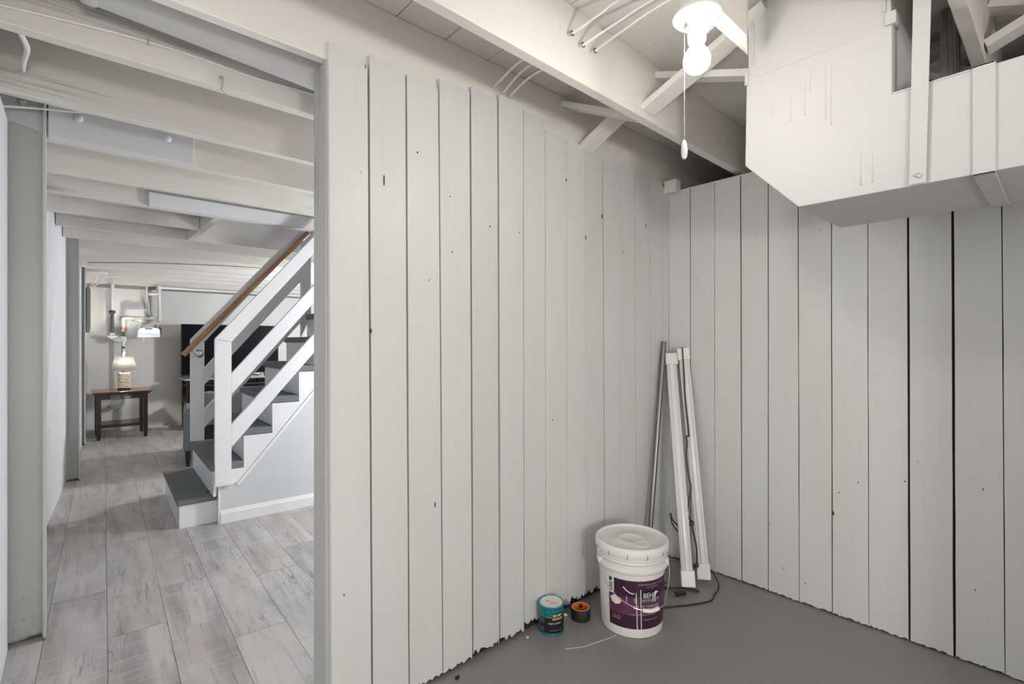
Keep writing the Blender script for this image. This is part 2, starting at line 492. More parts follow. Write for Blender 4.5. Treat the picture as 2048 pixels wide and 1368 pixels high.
GB = [(.0006, .0014), (.0014, .0007), (.0006, .002), (.0022, .0016), (.0014, .0012), (.0012, .0014), (.0014, .0008), (.0008, .0026), (.0026, .0026), (.0028, .001)] + [(.0012, .0012)] * 8
for i in range(18):
    (a0, a1), (b0, b1) = EB[i], EB[i + 1]
    zt = 2.064 + R.uniform(-.006, .004)
    pts = plank_outline(a0, a1, b0, b1, zt, zt + R.uniform(-.004, .004), .008, .003, R, None, *[g * 1.4 if g >= .0014 else g for g in GB[i]])
    d = R.uniform(-.0015, .0015)
    MB().prism(pts, lambda p: (XB + d, p[0], p[1]), lambda p: (XB + .018, p[0], p[1])).build('plank', 'paint_plank', wall_right)
MB().box(XB + .0192, XB + .0215, -.95, 1.54, 0, 2.04).build('backing', 'dark_gap', wall_right)
MB().box(XB + .0195, XB + .110, -.95, 1.537, 2.042, 2.078).build('top_plate', 'paint_brace', wall_right)

knots(wall_right, [(0.2168, 0.668, 0.0055, 0.0168), (0.4494, 0.6493, 0.0065, 0.0102), (0.6118, 0.6111, 0.0055, 0.013), (0.6831, 0.5517, 0.0058, 0.0133), (0.7043, 0.4552, 0.0117, 0.0268), (0.4109, 0.7401, 0.0048, 0.0081), (0.9742, 0.3299, 0.007, 0.0098), (0.9128, 0.1386, 0.0067, 0.0096), (0.8197, 0.0981, 0.0084, 0.0093), (0.7579, 1.7299, 0.0061, 0.0068), (1.3518, 1.5574, 0.0087, 0.0082), (0.2388, 0.2837, 0.0069, 0.0094)], lambda p, d: (XB + d, p[0], p[1]))
# closed space beyond the right wall, its unlit look put into the colour
wall_beyond = structure('wall_beyond', 'far wall beyond the planks, painted dark for an unlit space')
MB().box(3.85, 3.9, -1.0, 1.63, 0, DECK_Z).build('panel', 'painted_dark', wall_beyond)
MB().box(2.58, 3.85, -1.0, -.955, 0, DECK_Z).build('panel', 'painted_dark', wall_beyond)

# long room shell
def wl(y): return -.22 + .07 * (y - 2.8)
wall_left = structure('wall_left', 'painted foundation wall behind the steel columns')
MB().prism([(-.176, 2.79), (-.188, 1.62), (-.40, 1.62), (-.40, 2.79)], lambda p: (p[0], p[1], 0), lambda p: (p[0], p[1], 2.095)).build('near_panel', 'foundation_paint', wall_left)
MB().prism([(wl(2.80), 2.80), (wl(8.75), 8.75), (wl(8.75) - .25, 8.75), (wl(2.80) - .25, 2.80)], lambda p: (p[0], p[1], 0), lambda p: (p[0], p[1], DECK_Z)).build('infill_panel', 'foundation_paint', wall_left)
MB().box(-.9, -.45, 1.62, 2.8, 0, DECK_Z).build('void_panel', 'painted_dark', wall_left)  # dark panel stands in for the shade above the near wall
wall_far = structure('wall_far', 'far grey-white wall carrying the gas pipes')
MB().box(0, 4.65, 8.68, 8.8, 0, 2.0).build('wall_panel', 'far_wall_paint', wall_far)
MB().box(0, 4.65, 8.60, 8.8, 2.0, 2.34).build('sill_beam', 'paint_joist_far', wall_far)
MB().box(.1, 4.65, 8.655, 8.681, 1.955, 1.9995).build('rough_ledge', 'concrete_dark', wall_far)
wall_side = structure('wall_side', 'plain side wall of the long room past the stairs')
MB().box(4.6, 4.65, 1.643, 8.68, 0, DECK_Z).build('panel', 'foundation_paint', wall_side)

# ------------------------------------------------------------------ ceiling: deck planks, joists, bridging
ceiling = structure('ceiling', 'open ceiling of white painted joists under plank decking')
OPEN_X0, OPEN_X1, OPEN_Y0, OPEN_Y1 = .80, 3.6, 3.965, 4.955
pitch, g0 = .2005, .845
for k in range(-11, 19):
    x0 = g0 + k * pitch; x1 = x0 + pitch
    segs = [(-2.75, 8.75)]
    if x1 > OPEN_X0 + .05 and x0 < OPEN_X1: segs = [(-2.75, OPEN_Y0), (OPEN_Y1, 8.75)]
    for (ya, yb) in segs:
        e = .0022
        MB().box(x0 + e, x1 - e, ya, yb, DECK_Z + R.uniform(0, .0012), DECK_Z + .019).build('deck_plank', 'paint_deck', ceiling)
q = MB(); q.box(-1.4, OPEN_X0, -2.8, 8.8, DECK_Z + .0195, DECK_Z + .03); q.box(OPEN_X0, 4.65, -2.8, OPEN_Y0, DECK_Z + .0195, DECK_Z + .03)
q.box(OPEN_X0, 4.65, OPEN_Y1, 8.8, DECK_Z + .0195, DECK_Z + .03); q.box(OPEN_X1, 4.65, OPEN_Y0, OPEN_Y1, DECK_Z + .0195, DECK_Z + .03)
q.build('light_block_sheet', 'dark_gap', ceiling)  # added dark sheet, blocks light through the deck gaps
def joist(y0, y1, x0, x1, zb, mat, y0b=None):
    """y shift at the far end lets a joist run slightly out of true"""
    dy = 0 if y0b is None else y0b - y0
    return MB().prism([(x0, y0), (x1, y0 + dy), (x1, y1 + dy), (x0, y1)], lambda p: (p[0], p[1], zb), lambda p: (p[0], p[1], DECK_Z)).build('joist', mat, ceiling, bevel=.003)
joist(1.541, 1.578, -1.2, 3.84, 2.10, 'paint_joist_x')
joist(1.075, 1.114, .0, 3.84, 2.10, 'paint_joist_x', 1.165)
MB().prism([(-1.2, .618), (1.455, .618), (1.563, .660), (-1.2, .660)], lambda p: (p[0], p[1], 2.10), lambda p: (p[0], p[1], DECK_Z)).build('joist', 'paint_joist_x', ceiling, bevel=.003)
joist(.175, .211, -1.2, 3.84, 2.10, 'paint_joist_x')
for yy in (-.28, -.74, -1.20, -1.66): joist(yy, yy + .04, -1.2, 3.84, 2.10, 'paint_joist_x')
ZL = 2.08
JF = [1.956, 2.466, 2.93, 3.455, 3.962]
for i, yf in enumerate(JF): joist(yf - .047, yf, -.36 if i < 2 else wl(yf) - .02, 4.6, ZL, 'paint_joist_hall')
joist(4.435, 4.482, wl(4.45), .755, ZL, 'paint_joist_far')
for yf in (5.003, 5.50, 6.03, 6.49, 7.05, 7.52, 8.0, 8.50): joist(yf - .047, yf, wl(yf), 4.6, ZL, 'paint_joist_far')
MB().box(.756, .798, 3.963, 4.955, ZL, DECK_Z).build('stairwell_header', 'paint_joist_far', ceiling)
MB().box(wl(4.2), wl(4.2) + .09, 3.964, 4.434, ZL + .01, DECK_Z).build('end_block', 'paint_joist_far', ceiling)
# bolted sister board and nailed board
sis = MB().box(-.060, .459, 2.843, 2.8825, 2.083, 2.228).build('sister_board', 'paint_white_board', ceiling, bevel=.002)
for bx in (.035, .352):
    MB().lathe([(.0, .016), (.009, .0145), (.014, .010), (.0165, .004), (.017, 0), (.017, -.004)][::-1], (bx, 2.843, 2.183), 20, axis=Matrix.Rotation(math.pi / 2, 3, 'X')).build('bolt_head', 'paint_white_board', sis, smooth=True)
MB().box(.384, 1.75, 3.884, 3.9148, 2.084, 2.172).build('nailed_board', 'paint_white_board', ceiling, bevel=.002)
# cross bridging
def brace(x, ya, za, yb, zb, wd=.085):
    a, b = Vector((x, ya, za)), Vector((x, yb, zb)); t = (b - a).normalized()
    nrm = Vector((1, 0, 0)).cross(t).normalized()
    MB().obox(a, b, (wd / 2, 0, 0), nrm * .0125).build('bridging', 'paint_brace', ceiling, bevel=.002)
brace(1.716, 1.118, 2.140, .662, 2.315); brace(1.80, 1.118, 2.300, .662, 2.130, .06)
brace(1.828, 1.539, 2.128, 1.168, 2.300); brace(1.708, 1.539, 2.305, 1.166, 2.125, .07)
brace(2.30, .62, 2.31, .213, 2.13, .07); brace(2.40, .62, 2.13, .213, 2.31, .07); brace(2.22, .173, 2.30, -.238, 2.13, .07); brace(2.12, .173, 2.13, -.238, 2.30, .07)
joist(.618, .660, 2.135, 3.84, 2.10, 'paint_joist_x')
MB().box(2.20, 2.24, .245, .292, 1.915, DECK_Z).build('hanger_post', 'paint_jamb', ceiling)
# stairwell shaft above the opening
wall_stairwell = structure('wall_stairwell', 'pale walls of the stairwell above the stairs')
q = MB()
q.box(OPEN_X0 - .04, OPEN_X1, OPEN_Y0 - .035, OPEN_Y0 - .003, DECK_Z + .031, 4.6); q.box(OPEN_X0 - .04, OPEN_X1, OPEN_Y1 + .003, OPEN_Y1 + .035, DECK_Z + .031, 4.6)
q.box(OPEN_X0 - .08, OPEN_X0 - .04, OPEN_Y0 - .035, OPEN_Y1 + .035, DECK_Z + .031, 4.6); q.box(OPEN_X1, OPEN_X1 + .04, OPEN_Y0 - .035, OPEN_Y1 + .035, DECK_Z + .031, 4.6)
q.box(OPEN_X0 - .08, OPEN_X1 + .04, OPEN_Y0 - .035, OPEN_Y1 + .035, 4.6, 4.64)
q.build('shaft_panel', 'foundation_paint', wall_stairwell)

# ------------------------------------------------------------------ steel columns
def column(y, xf, depth, label):
    t = thing('steel_column', label, 'column', group='steel columns along the left wall')
    MB().box(xf - depth + .006, xf - .010, y - .004, y + .004, 0, DECK_Z - .002).build('web', 'column_paint', t)
    MB().box(xf - .010, xf, y - .052, y + .052, 0, DECK_Z - .002).build('flange', 'column_paint', t, bevel=.0015)
    MB().box(xf - depth, xf - depth + .0058, y - .048, y + .048, 0, DECK_Z - .002).build('flange', 'column_paint', t)
    return t
c1 = column(2.832, -.066, .135, 'nearest grey painted steel column, bolted to the joist with the sister board')
cp = MB().prism([(-.196, 2.106), (-.150, 2.100), (-.12, 2.096), (-.078, 2.083), (-.078, 2.332), (-.196, 2.332)], lambda p: (p[0], 2.8225, p[1]), lambda p: (p[0], 2.8279, p[1])).build('cap_plate', 'paint_white_board', c1)
MB().lathe([(.017, -.002), (.016, .005), (.010, .012), (0, .014)], (-.135, 2.8225, 2.19), 18, axis=Matrix.Rotation(math.pi / 2, 3, 'X')).build('bolt_head', 'paint_white_board', cp, smooth=True)
column(5.83, .080, .09, 'second grey steel column from the doorway, halfway along the left wall')
column(7.74, .158, .05, 'furthest grey steel column, in front of the breaker box')

# ------------------------------------------------------------------ staircase (own frame: s up the flight, w across, z up)
st = thing('staircase', 'white staircase with grey carpeted treads and open railings', 'staircase', (.753, 3.78, 0), math.radians(-2.5))
RISE = [.19, .408, .624, .832, 1.048, 1.262, 1.476, 1.690, 1.904, 2.118]
def rs(k): return .150 + .181 * (k - 3)
W1 = 1.02
MB().box(-.215, -.003, .062, 1.02, 0, .153).build('bottom_step', 'stair_white', st, bevel=.002)
MB().box(-.228, -.003, .050, 1.03, .1535, .190).build('tread', 'carpet_grey', st, bevel=.008)
for k in range(2, 11):
    z = RISE[k - 1]; s0 = rs(k); s1 = rs(k + 1)
    MB().box(s0 - .020, s1 - .001, -.004, W1, z - .047, z).build('tread', 'carpet_grey', st, bevel=.008)
    MB().box(s0, s0 + .016, .004, W1 - .01, RISE[k - 2] + .001, z - .0475).build('riser', 'stair_white', st)
# cut stringers
def dg(s): return .284 + 1.19 * (s - .128)
pts = [(0.0, dg(0.0) + .0)]
pts = [(.005, .262), (.005, RISE[1] - .048)]
for k in range(2, 10):
    pts += [(rs(k + 1), RISE[k - 1] - .048), (rs(k + 1), RISE[k] - .048)]
pts += [(rs(11), RISE[9] - .048), (rs(11), dg(rs(11))), (.11, .262)]
pts = [p for p in pts]
for ww in (.0, W1 - .03):
    MB().prism(pts, lambda p: (p[0], ww, p[1]), lambda p: (p[0], ww + .0035 if ww == 0 else ww + .02, p[1])).build('stringer', 'stair_white', st)
# boxed-in wall under the flight
MB().prism([(.0, 0), (.0, .262), (.11, .262), (rs(11), dg(rs(11)) - .002), (rs(11), 0)], lambda p: (p[0], .0036, p[1]), lambda p: (p[0], .020, p[1])).build('under_stair_panel', 'stair_wall_grey', st)
MB().prism([(.10, .250), (.125, .250), (1.60, dg(1.60) - .035), (1.60, dg(1.60)), (.112, .264)], lambda p: (p[0], -.0065, p[1]), lambda p: (p[0], .0035, p[1])).build('skirt_trim', 'stair_white', st, bevel=.002)
MB().box(-.004, .010, -.004, .062, 0, .262).build('corner_trim', 'stair_white', st)
MB().box(-.032, .080, -.030, .060, .262, .274).build('post_cap', 'stair_white', st, bevel=.002)
bb = MB().prism([(0, -.0), (-.013, 0), (-.013, .070), (-.009, .078), (-.006, .090), (0, .094)], lambda p: (.010, p[0] + .0034, p[1]), lambda p: (2.0, p[0] + .0034, p[1]))
bb.build('baseboard', 'stair_white', st)
def railing(w0, ds, zbot):
    th = .036
    def bar(name, poly): return MB().prism([(a + ds, b) for a, b in poly], lambda p: (p[0], w0, p[1]), lambda p: (p[0], w0 + th, p[1])).build(name, 'stair_white', st, bevel=.0015)
    bar('newel_post', [(-.026, zbot), (.071, zbot), (.071, 1.220), (-.026, 1.238)])
    bar('rail', [(-.026, 1.240), (.835, 2.270), (.835, 2.150), (.071, 1.2215)])
    bar('rail', [(.0715, 1.008), (.835, 1.905), (.835, 1.780), (.0715, .868)])
    bar('rail', [(.0715, .664), (.835, 1.535), (.835, 1.402), (.0715, .512)])
    bar('newel_post', [(.8355, RISE[5] + .001 if zbot > .3 else 1.14), (.925, RISE[5] + .2 if zbot > .3 else 1.24), (.925, 2.32), (.8355, 2.32)])
railing(-.022, 0.0, .2745)
railing(.978, -.024, .4085)
hr = MB().tube([(-.105, .93, 1.115), (.86, .93, 2.225)], .021, 14).build('handrail', 'handrail_wood', st, smooth=True)
MB().lathe([(.034, 0), (.034, .004), (.026, .010), (.012, .012), (.012, .02)], (.010, .977, 1.125), 20, axis=Matrix.Rotation(math.pi / 2, 3, 'X')).build('bracket', 'steel', hr, smooth=True)
MB().tube([(.010, .962, 1.125), (-.012, .940, 1.122), (-.040, .93, 1.168)], .006, 8, 4).build('bracket', 'steel', hr, smooth=True)
MB().box(-.055, -.015, .150, .172, .190, .194).build('dark_patch', 'rubber_black', st)  # small dark patch on the bottom tread

# ------------------------------------------------------------------ ducts
dz0, dz1 = 1.641, 1.905
DX0, DX1 = 1.700, 2.127
duct = thing('sheet_metal_duct', 'white painted rectangular sheet metal duct with riser below the joists', 'duct')
poly = [(.723, 2.098), (.728, 1.812), (.564, dz0), (-.95, dz0), (-.95, dz1), (.327, dz1), (.327, 2.098)]
MB().prism(poly, lambda p: (DX0, p[0], p[1]), lambda p: (DX1, p[0], p[1])).build('body', 'duct_paint', duct, bevel=.003)
MB().box(DX0 + .004, DX1 - .004, .331, .719, 2.098, DECK_Z - .001).build('riser', 'duct_paint', duct, bevel=.003)
q = MB(); q.box(DX0 - .004, DX1 + .003, .716, .728, 2.080, 2.128); clip = q.build('corner_clip', 'duct_paint', duct, bevel=.002)
MB().box(DX0 - .004, DX0 + .05, .318, .343, 2.10, 2.135).build('corner_clip', 'duct_paint', duct, bevel=.002)
for ys in (.700, .345): MB().box(DX0 - .001, DX0 + .004, ys - .002, ys + .002, 2.14, DECK_Z - .001).build('seam', 'duct_paint', duct)
MB().box(DX0 + .0005, DX0 + .006, .655, .658, 2.205, DECK_Z - .001).build('seam', 'duct_paint', duct)
# slip collar that wraps the duct
q = MB(); e = .006
q.box(DX0 - e, DX0 - .0002, .121, .163, dz0 - e, dz1 + e); q.box(DX0 - e, DX1 + e, .121, .163, dz0 - e, dz0 - .0002); q.box(DX1 + .0002, DX1 + e, .121, .163, dz0 - e, dz1 + e); q.box(DX0 - e, DX1 + e, .121, .163, dz1 + .0002, dz1 + e)
q.build('slip_collar', 'duct_paint', duct, bevel=.0015)
sp_ = MB().prism([(.289, 1.6425), (.253, 1.6425), (.238, 2.325), (.277, 2.325)], lambda p: (DX0 - .010, p[0], p[1]), lambda p: (DX0 - .0065, p[0], p[1])).build('hanger_strap', 'duct_paint', duct, bevel=.001)
MB().lathe([(.006, 0), (.006, .004), (.003, .006), (0, .006)], (DX0 - .010, .269, 1.663), 12, axis=Matrix.Rotation(-math.pi / 2, 3, 'Y')).build('screw', 'galvanised', sp_, smooth=True)
MB().box(DX0 + .001, DX1, .1205, .327, dz1, dz1 + .004).build('edge_lip', 'duct_paint', duct)
for (yy, z1, ln) in ((.545, 2.02, .10), (.530, 2.05, .065), (.489, 2.055, .165), (.475, 2.052, .185), (.585, 1.99, .075), (.40, 1.77, .10), (.372, 1.76, .09), (.640, 2.00, .05)):
    MB().tube([(DX0 - .0002, yy, z1), (DX0 - .0005, yy - .0005, z1 - ln * .6), (DX0 - .0008, yy, z1 - ln)], [.0008, .0011, .0022], 8).build('paint_drip', 'duct_paint', duct, smooth=True)
MB().box(DX0, DX1, .3265, .3268, 1.906, 2.0975).build('seam', 'duct_paint', duct)
fur = thing('added_furnace', 'unseen grey cabinet added under the duct end to block lamp light', 'added_furnace')  # unseen, added so its edge ends the lamp light on the right wall
MB().box(1.66, 2.19, -.95, -.37, 0, 1.640).build('cabinet', 'added_furnace_paint', fur, bevel=.006)
MB().box(1.652, 1.66, -.92, -.40, .12, .80).build('door', 'added_furnace_paint', fur, bevel=.003); MB().box(1.652, 1.66, -.92, -.40, .83, 1.55).build('door', 'added_furnace_paint', fur, bevel=.003)

rd = thing('round_duct', 'round white painted duct pipe between joists above the doorway', 'duct')
def rdp(x): return Vector((x, 1.742, 2.236 - .055 * x))
ax = (rdp(2) - rdp(0)).normalized()
MB().tube([rdp(.03), rdp(1.3), rdp(1.3) + Vector((1.2, 0, 0))], .099, 40).build('pipe', 'paint_white_duct' if False else 'duct_paint', rd, smooth=True)
MB().tube([rdp(.028), rdp(.036), rdp(.058), rdp(.066)], [.1000, .1045, .1045, .1000], 40).build('crimp_ring', 'duct_paint', rd, smooth=True)

# ------------------------------------------------------------------ lamp holders
def lamp_holder(name, label, loc, glow, detail=True, rz=0.0):
    t = thing(name, label, 'ceiling lamp', loc, rz)
    if detail:
        MB().lathe([(.044, .020), (.044, .062)], (0, 0, 0), 8).build('mounting_box', 'white_plastic', t, smooth=True)
    MB().lathe([(0, -.002), (.030, -.002), (.045, -.001), (.055, .004), (.0605, .011), (.0605, .018), (.057, .020), (.0, .020)], (0, 0, 0), 40).build('base_plate', 'porcelain', t, smooth=True)
    MB().lathe([(.0155, -.052), (.0215, -.052), (.0225, -.046), (.0235, -.022), (.027, -.010), (.034, -.0015)], (0, 0, 0), 32).build('socket', 'porcelain', t, smooth=True)
    MB().lathe([(.013, -.064), (.0165, -.063), (.0175, -.0522), (.0155, -.0515)], (0, 0, 0), 28).build('bulb_collar', 'white_plastic', t, smooth=True)
    prof = [(0, -.132), (.010, -.1312), (.019, -.1275), (.0265, -.121), (.0315, -.112), (.0335, -.102), (.0325, -.092), (.029, -.083), (.0235, -.074), (.0195, -.0675), (.0175, -.0642)]
    MB().lathe(prof, (0, 0, 0), 24).build('bulb', glow, t, smooth=True)
    if detail:
        ot = MB().prism([(.017, -.0015), (.017, -.028), (.022, -.030), (.052, -.004), (.052, .002)], lambda p: (p[0], -.017, p[1]), lambda p: (p[0], .017, p[1])).build('outlet', 'porcelain', t, bevel=.002)
        nrm = Vector((.026, 0, -.030)).normalized(); al = Vector((.030, 0, .026)).normalized()
        o0 = Vector((.037, 0, -.017)) + nrm * .0004
        for yy, a0, ln in ((-.006, -.003, .006), (.006, -.003, .005)):
            p = o0 + Vector((0, yy, 0)) + al * a0
            MB().obox(p - al * ln, p + al * ln, (0, .0009, 0), nrm * .0006).build('slot', 'rubber_black', ot)
        p = o0 + al * .009
        MB().lathe([(.0022, -.001), (.0022, .0005)], p, 10, axis=nrm.to_track_quat('Z', 'Y').to_matrix()).build('slot', 'rubber_black', ot)
        MB().box(-.030, -.019, -.006, .008, -.020, -.0016).build('chain_guide', 'galvanised', t, bevel=.001)
    return t
LX, LY, LZ = 1.197, .6335, 2.0375
lamp = lamp_holder('pull_chain_lamp', 'lit bare bulb in white porcelain pull chain holder below the joist', (LX, LY, LZ), 'bulb_glow', True, math.radians(-38))
# chain hangs on the left of the socket as seen from the doorway
cx_, cy_ = -.0275, .012
ch = MB()
z = -.021; zend = -.300
while z > zend:
    ch.lathe([(0, -.0012), (.0012, 0), (0, .0012)], (cx_, cy_, z), 6); z -= .0034
ch.tube([(cx_, cy_, -.020), (cx_, cy_, zend)], .00045, 5)
chain = ch.build('pull_chain', 'galvanised', lamp)
MB().lathe([(0, -.347), (.004, -.347), (.0072, -.341), (.0085, -.330), (.0075, -.315), (.005, -.303), (.003, -.299), (0, -.299)], (cx_, cy_, 0), 20).build('pull_knob', 'bucket_white', chain, smooth=True)
def fill_lamp(name, label, loc, h, r, glow):  # out-of-view globes added as fill light for both rooms
    gl = thing(name, label, 'added fill lamp', loc)
    MB().lathe([(.14, 0), (.14, .015), (.02, .03)], (0, 0, 0), 28).build('base', 'steel', gl, smooth=True)
    MB().tube([(0, 0, .02), (0, 0, h - r + .004)], .01, 10).build('pole', 'steel', gl, smooth=True)
    MB().lathe([(r * math.sin(math.pi * k / 10) if 0 < k < 10 else 0, h - r * math.cos(math.pi * k / 10)) for k in range(11)], (0, 0, 0), 20).build('globe', glow, gl, smooth=True)
fill_lamp('room_fill_lamp', 'unseen white globe lamp added to light the plank walls', (0.0, -1.85, 0), 1.10, .15, 'fill_room')
fill_lamp('hall_fill_lamp', 'unseen white globe lamp added behind the plank wall to light the staircase', (2.45, 2.75, 0), 1.25, .12, 'fill_hall')
fill_lamp('far_fill_lamp', 'unseen white globe lamp added beyond the staircase to light the far wall', (3.30, 5.75, 0), 1.5, .12, 'fill_far')

# ------------------------------------------------------------------ cables
def cable(pts, r, label, mat='cable_white', n=8, sm=6, name='electrical_cable', group=None):
    o = MB().tube(pts, r, n, sm).build(name, mat, None, smooth=True)
    return tag(o, label, 'cable', group)
k1 = cable([(-.25, 1.9065, 2.10), (-.135, 1.9045, 2.121), (.142, 1.9045, 2.149), (.325, 1.9045, 2.153), (.475, 1.9045, 2.146), (.694, 1.9045, 2.155), (1.2, 1.9045, 2.16)], .0045, 'white cable stapled along the joist face above the doorway')
MB().tube([(.186, 1.9085, 2.163), (.186, 1.899, 2.158), (.186, 1.899, 2.146), (.186, 1.9085, 2.141)], .0015, 6).build('staple', 'galvanised', k1)
cable([(-.098, 1.965, 2.10), (-.100, 2.02, 2.11), (-.092, 2.12, 2.115), (-.106, 2.25, 2.125), (-.112, 2.35, 2.145), (-.115, 2.425, 2.162)], .0075, 'short bent white cable dropping into a hole in the second joist')
cable([(-.34, 2.64, 2.112), (-.215, 2.69, 2.108), (-.165, 2.70, 2.122), (-.067, 2.70, 2.142), (.02, 2.70, 2.158), (.10, 2.68, 2.175), (.30, 2.55, 2.20)], .0045, 'white cable crossing in front of the nearest steel column')
HB = [(1.234, 2.232), (1.289, 2.216), (1.352, 2.221)]
HA = [(1.270, 2.233), (1.317, 2.225), (1.352, 2.222)]
TOPC = [(1.30, .946, 2.30), (1.378, .878, 2.300), (1.417, .843, 2.30)]
DESC = ['leftmost of three white cables passing through the joists', 'middle one of three white cables passing through the joists', 'rightmost of three white cables passing through the joists']
for i in range(3):
    (bx, bz), (ax_, az) = HB[i], HA[i]
    tx, ty, tz = TOPC[i]
    cable([(ax_, 1.552, az), (ax_ - .005, 1.520, az + .002), (ax_ - .02, 1.38, az + .022 + .012 * (i == 1)), ((ax_ + bx) / 2 - .01, 1.24, (az + bz) / 2 + .02), (bx, 1.10, bz + .002), (bx, 1.075, bz), (bx + (tx - bx) * .5, 1.0, bz + (tz - bz) * .5), (tx, ty, tz), (tx + .06, .70, 2.325), (tx + .09, .45, 2.33)], .0042, DESC[i], group='white cables through the joists')
    MB().lathe([(.0095, 0), (.0095, .0006)], (bx, 1.0862, bz), 12, axis=Matrix.Rotation(math.pi / 2, 3, 'X')).build('cable_hole', 'raw_dark_wood', ceiling)
cable([(.16, 7.0, 2.072), (.30, 6.95, 2.077), (.36, 6.9, 2.079), (.6, 6.65, 2.074), (.9, 6.48, 2.072), (1.3, 6.30, 2.074), (1.7, 6.22, 2.074)], .004, 'thin dark cable running under the far joists', 'cable_dark', group=None)
hk = thing('hook_and_eye', 'small white hook and eye hanging from the first joist', 'hook')
MB().tube([(.386, 1.9085, 2.112), (.386, 1.900, 2.112), (.391, 1.895, 2.108), (.386, 1.893, 2.103), (.381, 1.895, 2.108), (.386, 1.900, 2.112)], .0018, 8, 4).build('eye', 'galvanised', hk, smooth=True)
MB().tube([(.383, 1.893, 2.109), (.387, 1.890, 2.107), (.388, 1.891, 2.098), (.387, 1.893, 2.075), (.384, 1.893, 2.067), (.392, 1.893, 2.058), (.402, 1.893, 2.054)], .0018, 8, 4).build('hook', 'galvanised', hk, smooth=True)
cable([(.20, 8.15, 1.92), (.24, 7.98, 1.95), (.27, 7.9, 2.05), (.30, 7.86, 2.076)], .010, 'white conduit loop rising left above the breaker box')
cable([(.235, 8.22, 1.91), (.30, 8.1, 1.97), (.345, 8.0, 2.045), (.36, 7.90, 2.065), (.28, 7.85, 2.07)], .009, 'wider white conduit loop right above the breaker box', 'cable_white')

# ------------------------------------------------------------------ far wall: gas service
def pipe_run(t, name, pts, r, mat, sm=0): return MB().tube(pts, r, 14, sm).build(name, mat, t, smooth=True)
YP = 8.56
gp = thing('gas_service_pipe', 'gas service pipe with regulator standing left on the far wall', 'pipe')
pipe_run(gp, 'pipe', [(.447, YP, 2.0), (.447, YP, 1.645)], .023, 'pipe_white')
MB().lathe([(.028, 1.60), (.036, 1.612), (.036, 1.632), (.028, 1.645)], (.447, YP, 0), 16).build('coupling', 'pipe_black', gp, smooth=True)
pipe_run(gp, 'pipe', [(.447, YP, 1.60), (.447, YP, 1.345)], .0205, 'pipe_black')
MB().box(.420, .478, YP - .03, YP + .03, 1.265, 1.345).build('valve_body', 'fitting_grey', gp, bevel=.008)
MB().tube([(.395, YP - .02, 1.295), (.500, YP - .02, 1.295)], .020, 14).build('regulator_arm', 'fitting_grey', gp, smooth=True)
MB().lathe([(.05, -.02), (.055, -.01), (.055, .01), (.03, .025)], (.505, YP - .02, 1.262), 18, axis=Matrix.Rotation(.9, 3, 'X')).build('regulator', 'fitting_grey', gp, smooth=True)
mp = thing('gas_meter_piping', 'white riser and cross pipe linking the meter', 'pipe')
pipe_run(mp, 'pipe', [(.564, YP, 1.53), (.564, YP, 1.415)], .022, 'pipe_white')
MB().lathe([(.029, 1.362), (.034, 1.372), (.034, 1.402), (.029, 1.415)], (.564, YP, 0), 16).build('coupling', 'copper', mp, smooth=True)
pipe_run(mp, 'pipe', [(.564, YP, 1.362), (.564, YP, 1.30)], .020, 'pipe_black')
MB().box(.535, .594, YP - .03, YP + .03, 1.222, 1.30).build('union', 'fitting_grey', mp, bevel=.006)
pipe_run(mp, 'pipe', [(.564, YP, 1.222), (.564, YP, 1.16)], .020, 'pipe_white')
pipe_run(mp, 'pipe', [(.564, YP, 1.16), (.564, YP, 1.13)], .018, 'pipe_black')
pipe_run(mp, 'pipe', [(.564, YP, 1.13), (.564, YP, .42), (.555, YP, .375), (.52, YP, .345), (.46, YP, .325), (.43, YP + .03, .335), (.425, 8.67, .345)], .019, 'galvanised')
pipe_run(mp, 'elbow', [(.564, YP, 1.50), (.564, YP, 1.535), (.580, YP, 1.548), (.63, YP, 1.55)], .027, 'pipe_white', 3)
pipe_run(mp, 'cross_pipe', [(.58, YP, 1.55), (.958, YP, 1.545)], .0185, 'pipe_white')
for xx in (.70, .86): MB().tube([(xx, YP, 1.549), (xx + .035, YP, 1.549)], .026, 14).build('coupling', 'pipe_white', mp, smooth=True)
pipe_run(mp, 'riser', [(.967, YP, 1.50), (.967, YP, 2.005)], .021, 'pipe_white')
MB().lathe([(.030, 1.525), (.034, 1.535), (.034, 1.575), (.030, 1.588)], (.967, YP, 0), 16).build('tee', 'pipe_white', mp, smooth=True)
MB().lathe([(.030, 1.965), (.034, 1.975), (.034, 2.01), (.026, 2.02)], (.967, YP, 0), 16).build('elbow', 'pipe_white', mp, smooth=True)
pipe_run(mp, 'overhead_pipe', [(.967, YP, 1.992), (3.4, YP, 1.992)], .020, 'pipe_white')
pipe_run(mp, 'stub', [(.967, YP, 1.905), (.87, 8.60, 1.900), (.84, 8.672, 1.900)], .024, 'pipe_white', 3)
gm = thing('gas_meter', 'grey and blue gas meter hung on pipes on the far wall', 'meter')
MB().prism([(.712, 1.335), (.712, 1.385), (.735, 1.410), (.835, 1.425), (.935, 1.410), (.955, 1.385), (.955, 1.335)], lambda p: (p[0], 8.37, p[1]), lambda p: (p[0], 8.53, p[1])).build('body', 'pipe_white', gm, bevel=.01)
MB().box(.708, .958, 8.375, 8.525, 1.288, 1.3348).build('lower_casing', 'meter_blue', gm, bevel=.005)
MB().box(.955, .975, 8.38, 8.52, 1.31, 1.42).build('side_casing', 'pipe_black', gm, bevel=.005)
MB().box(.785, .865, 8.366, 8.3698, 1.393, 1.406).build('dial_window', 'rubber_black', gm)
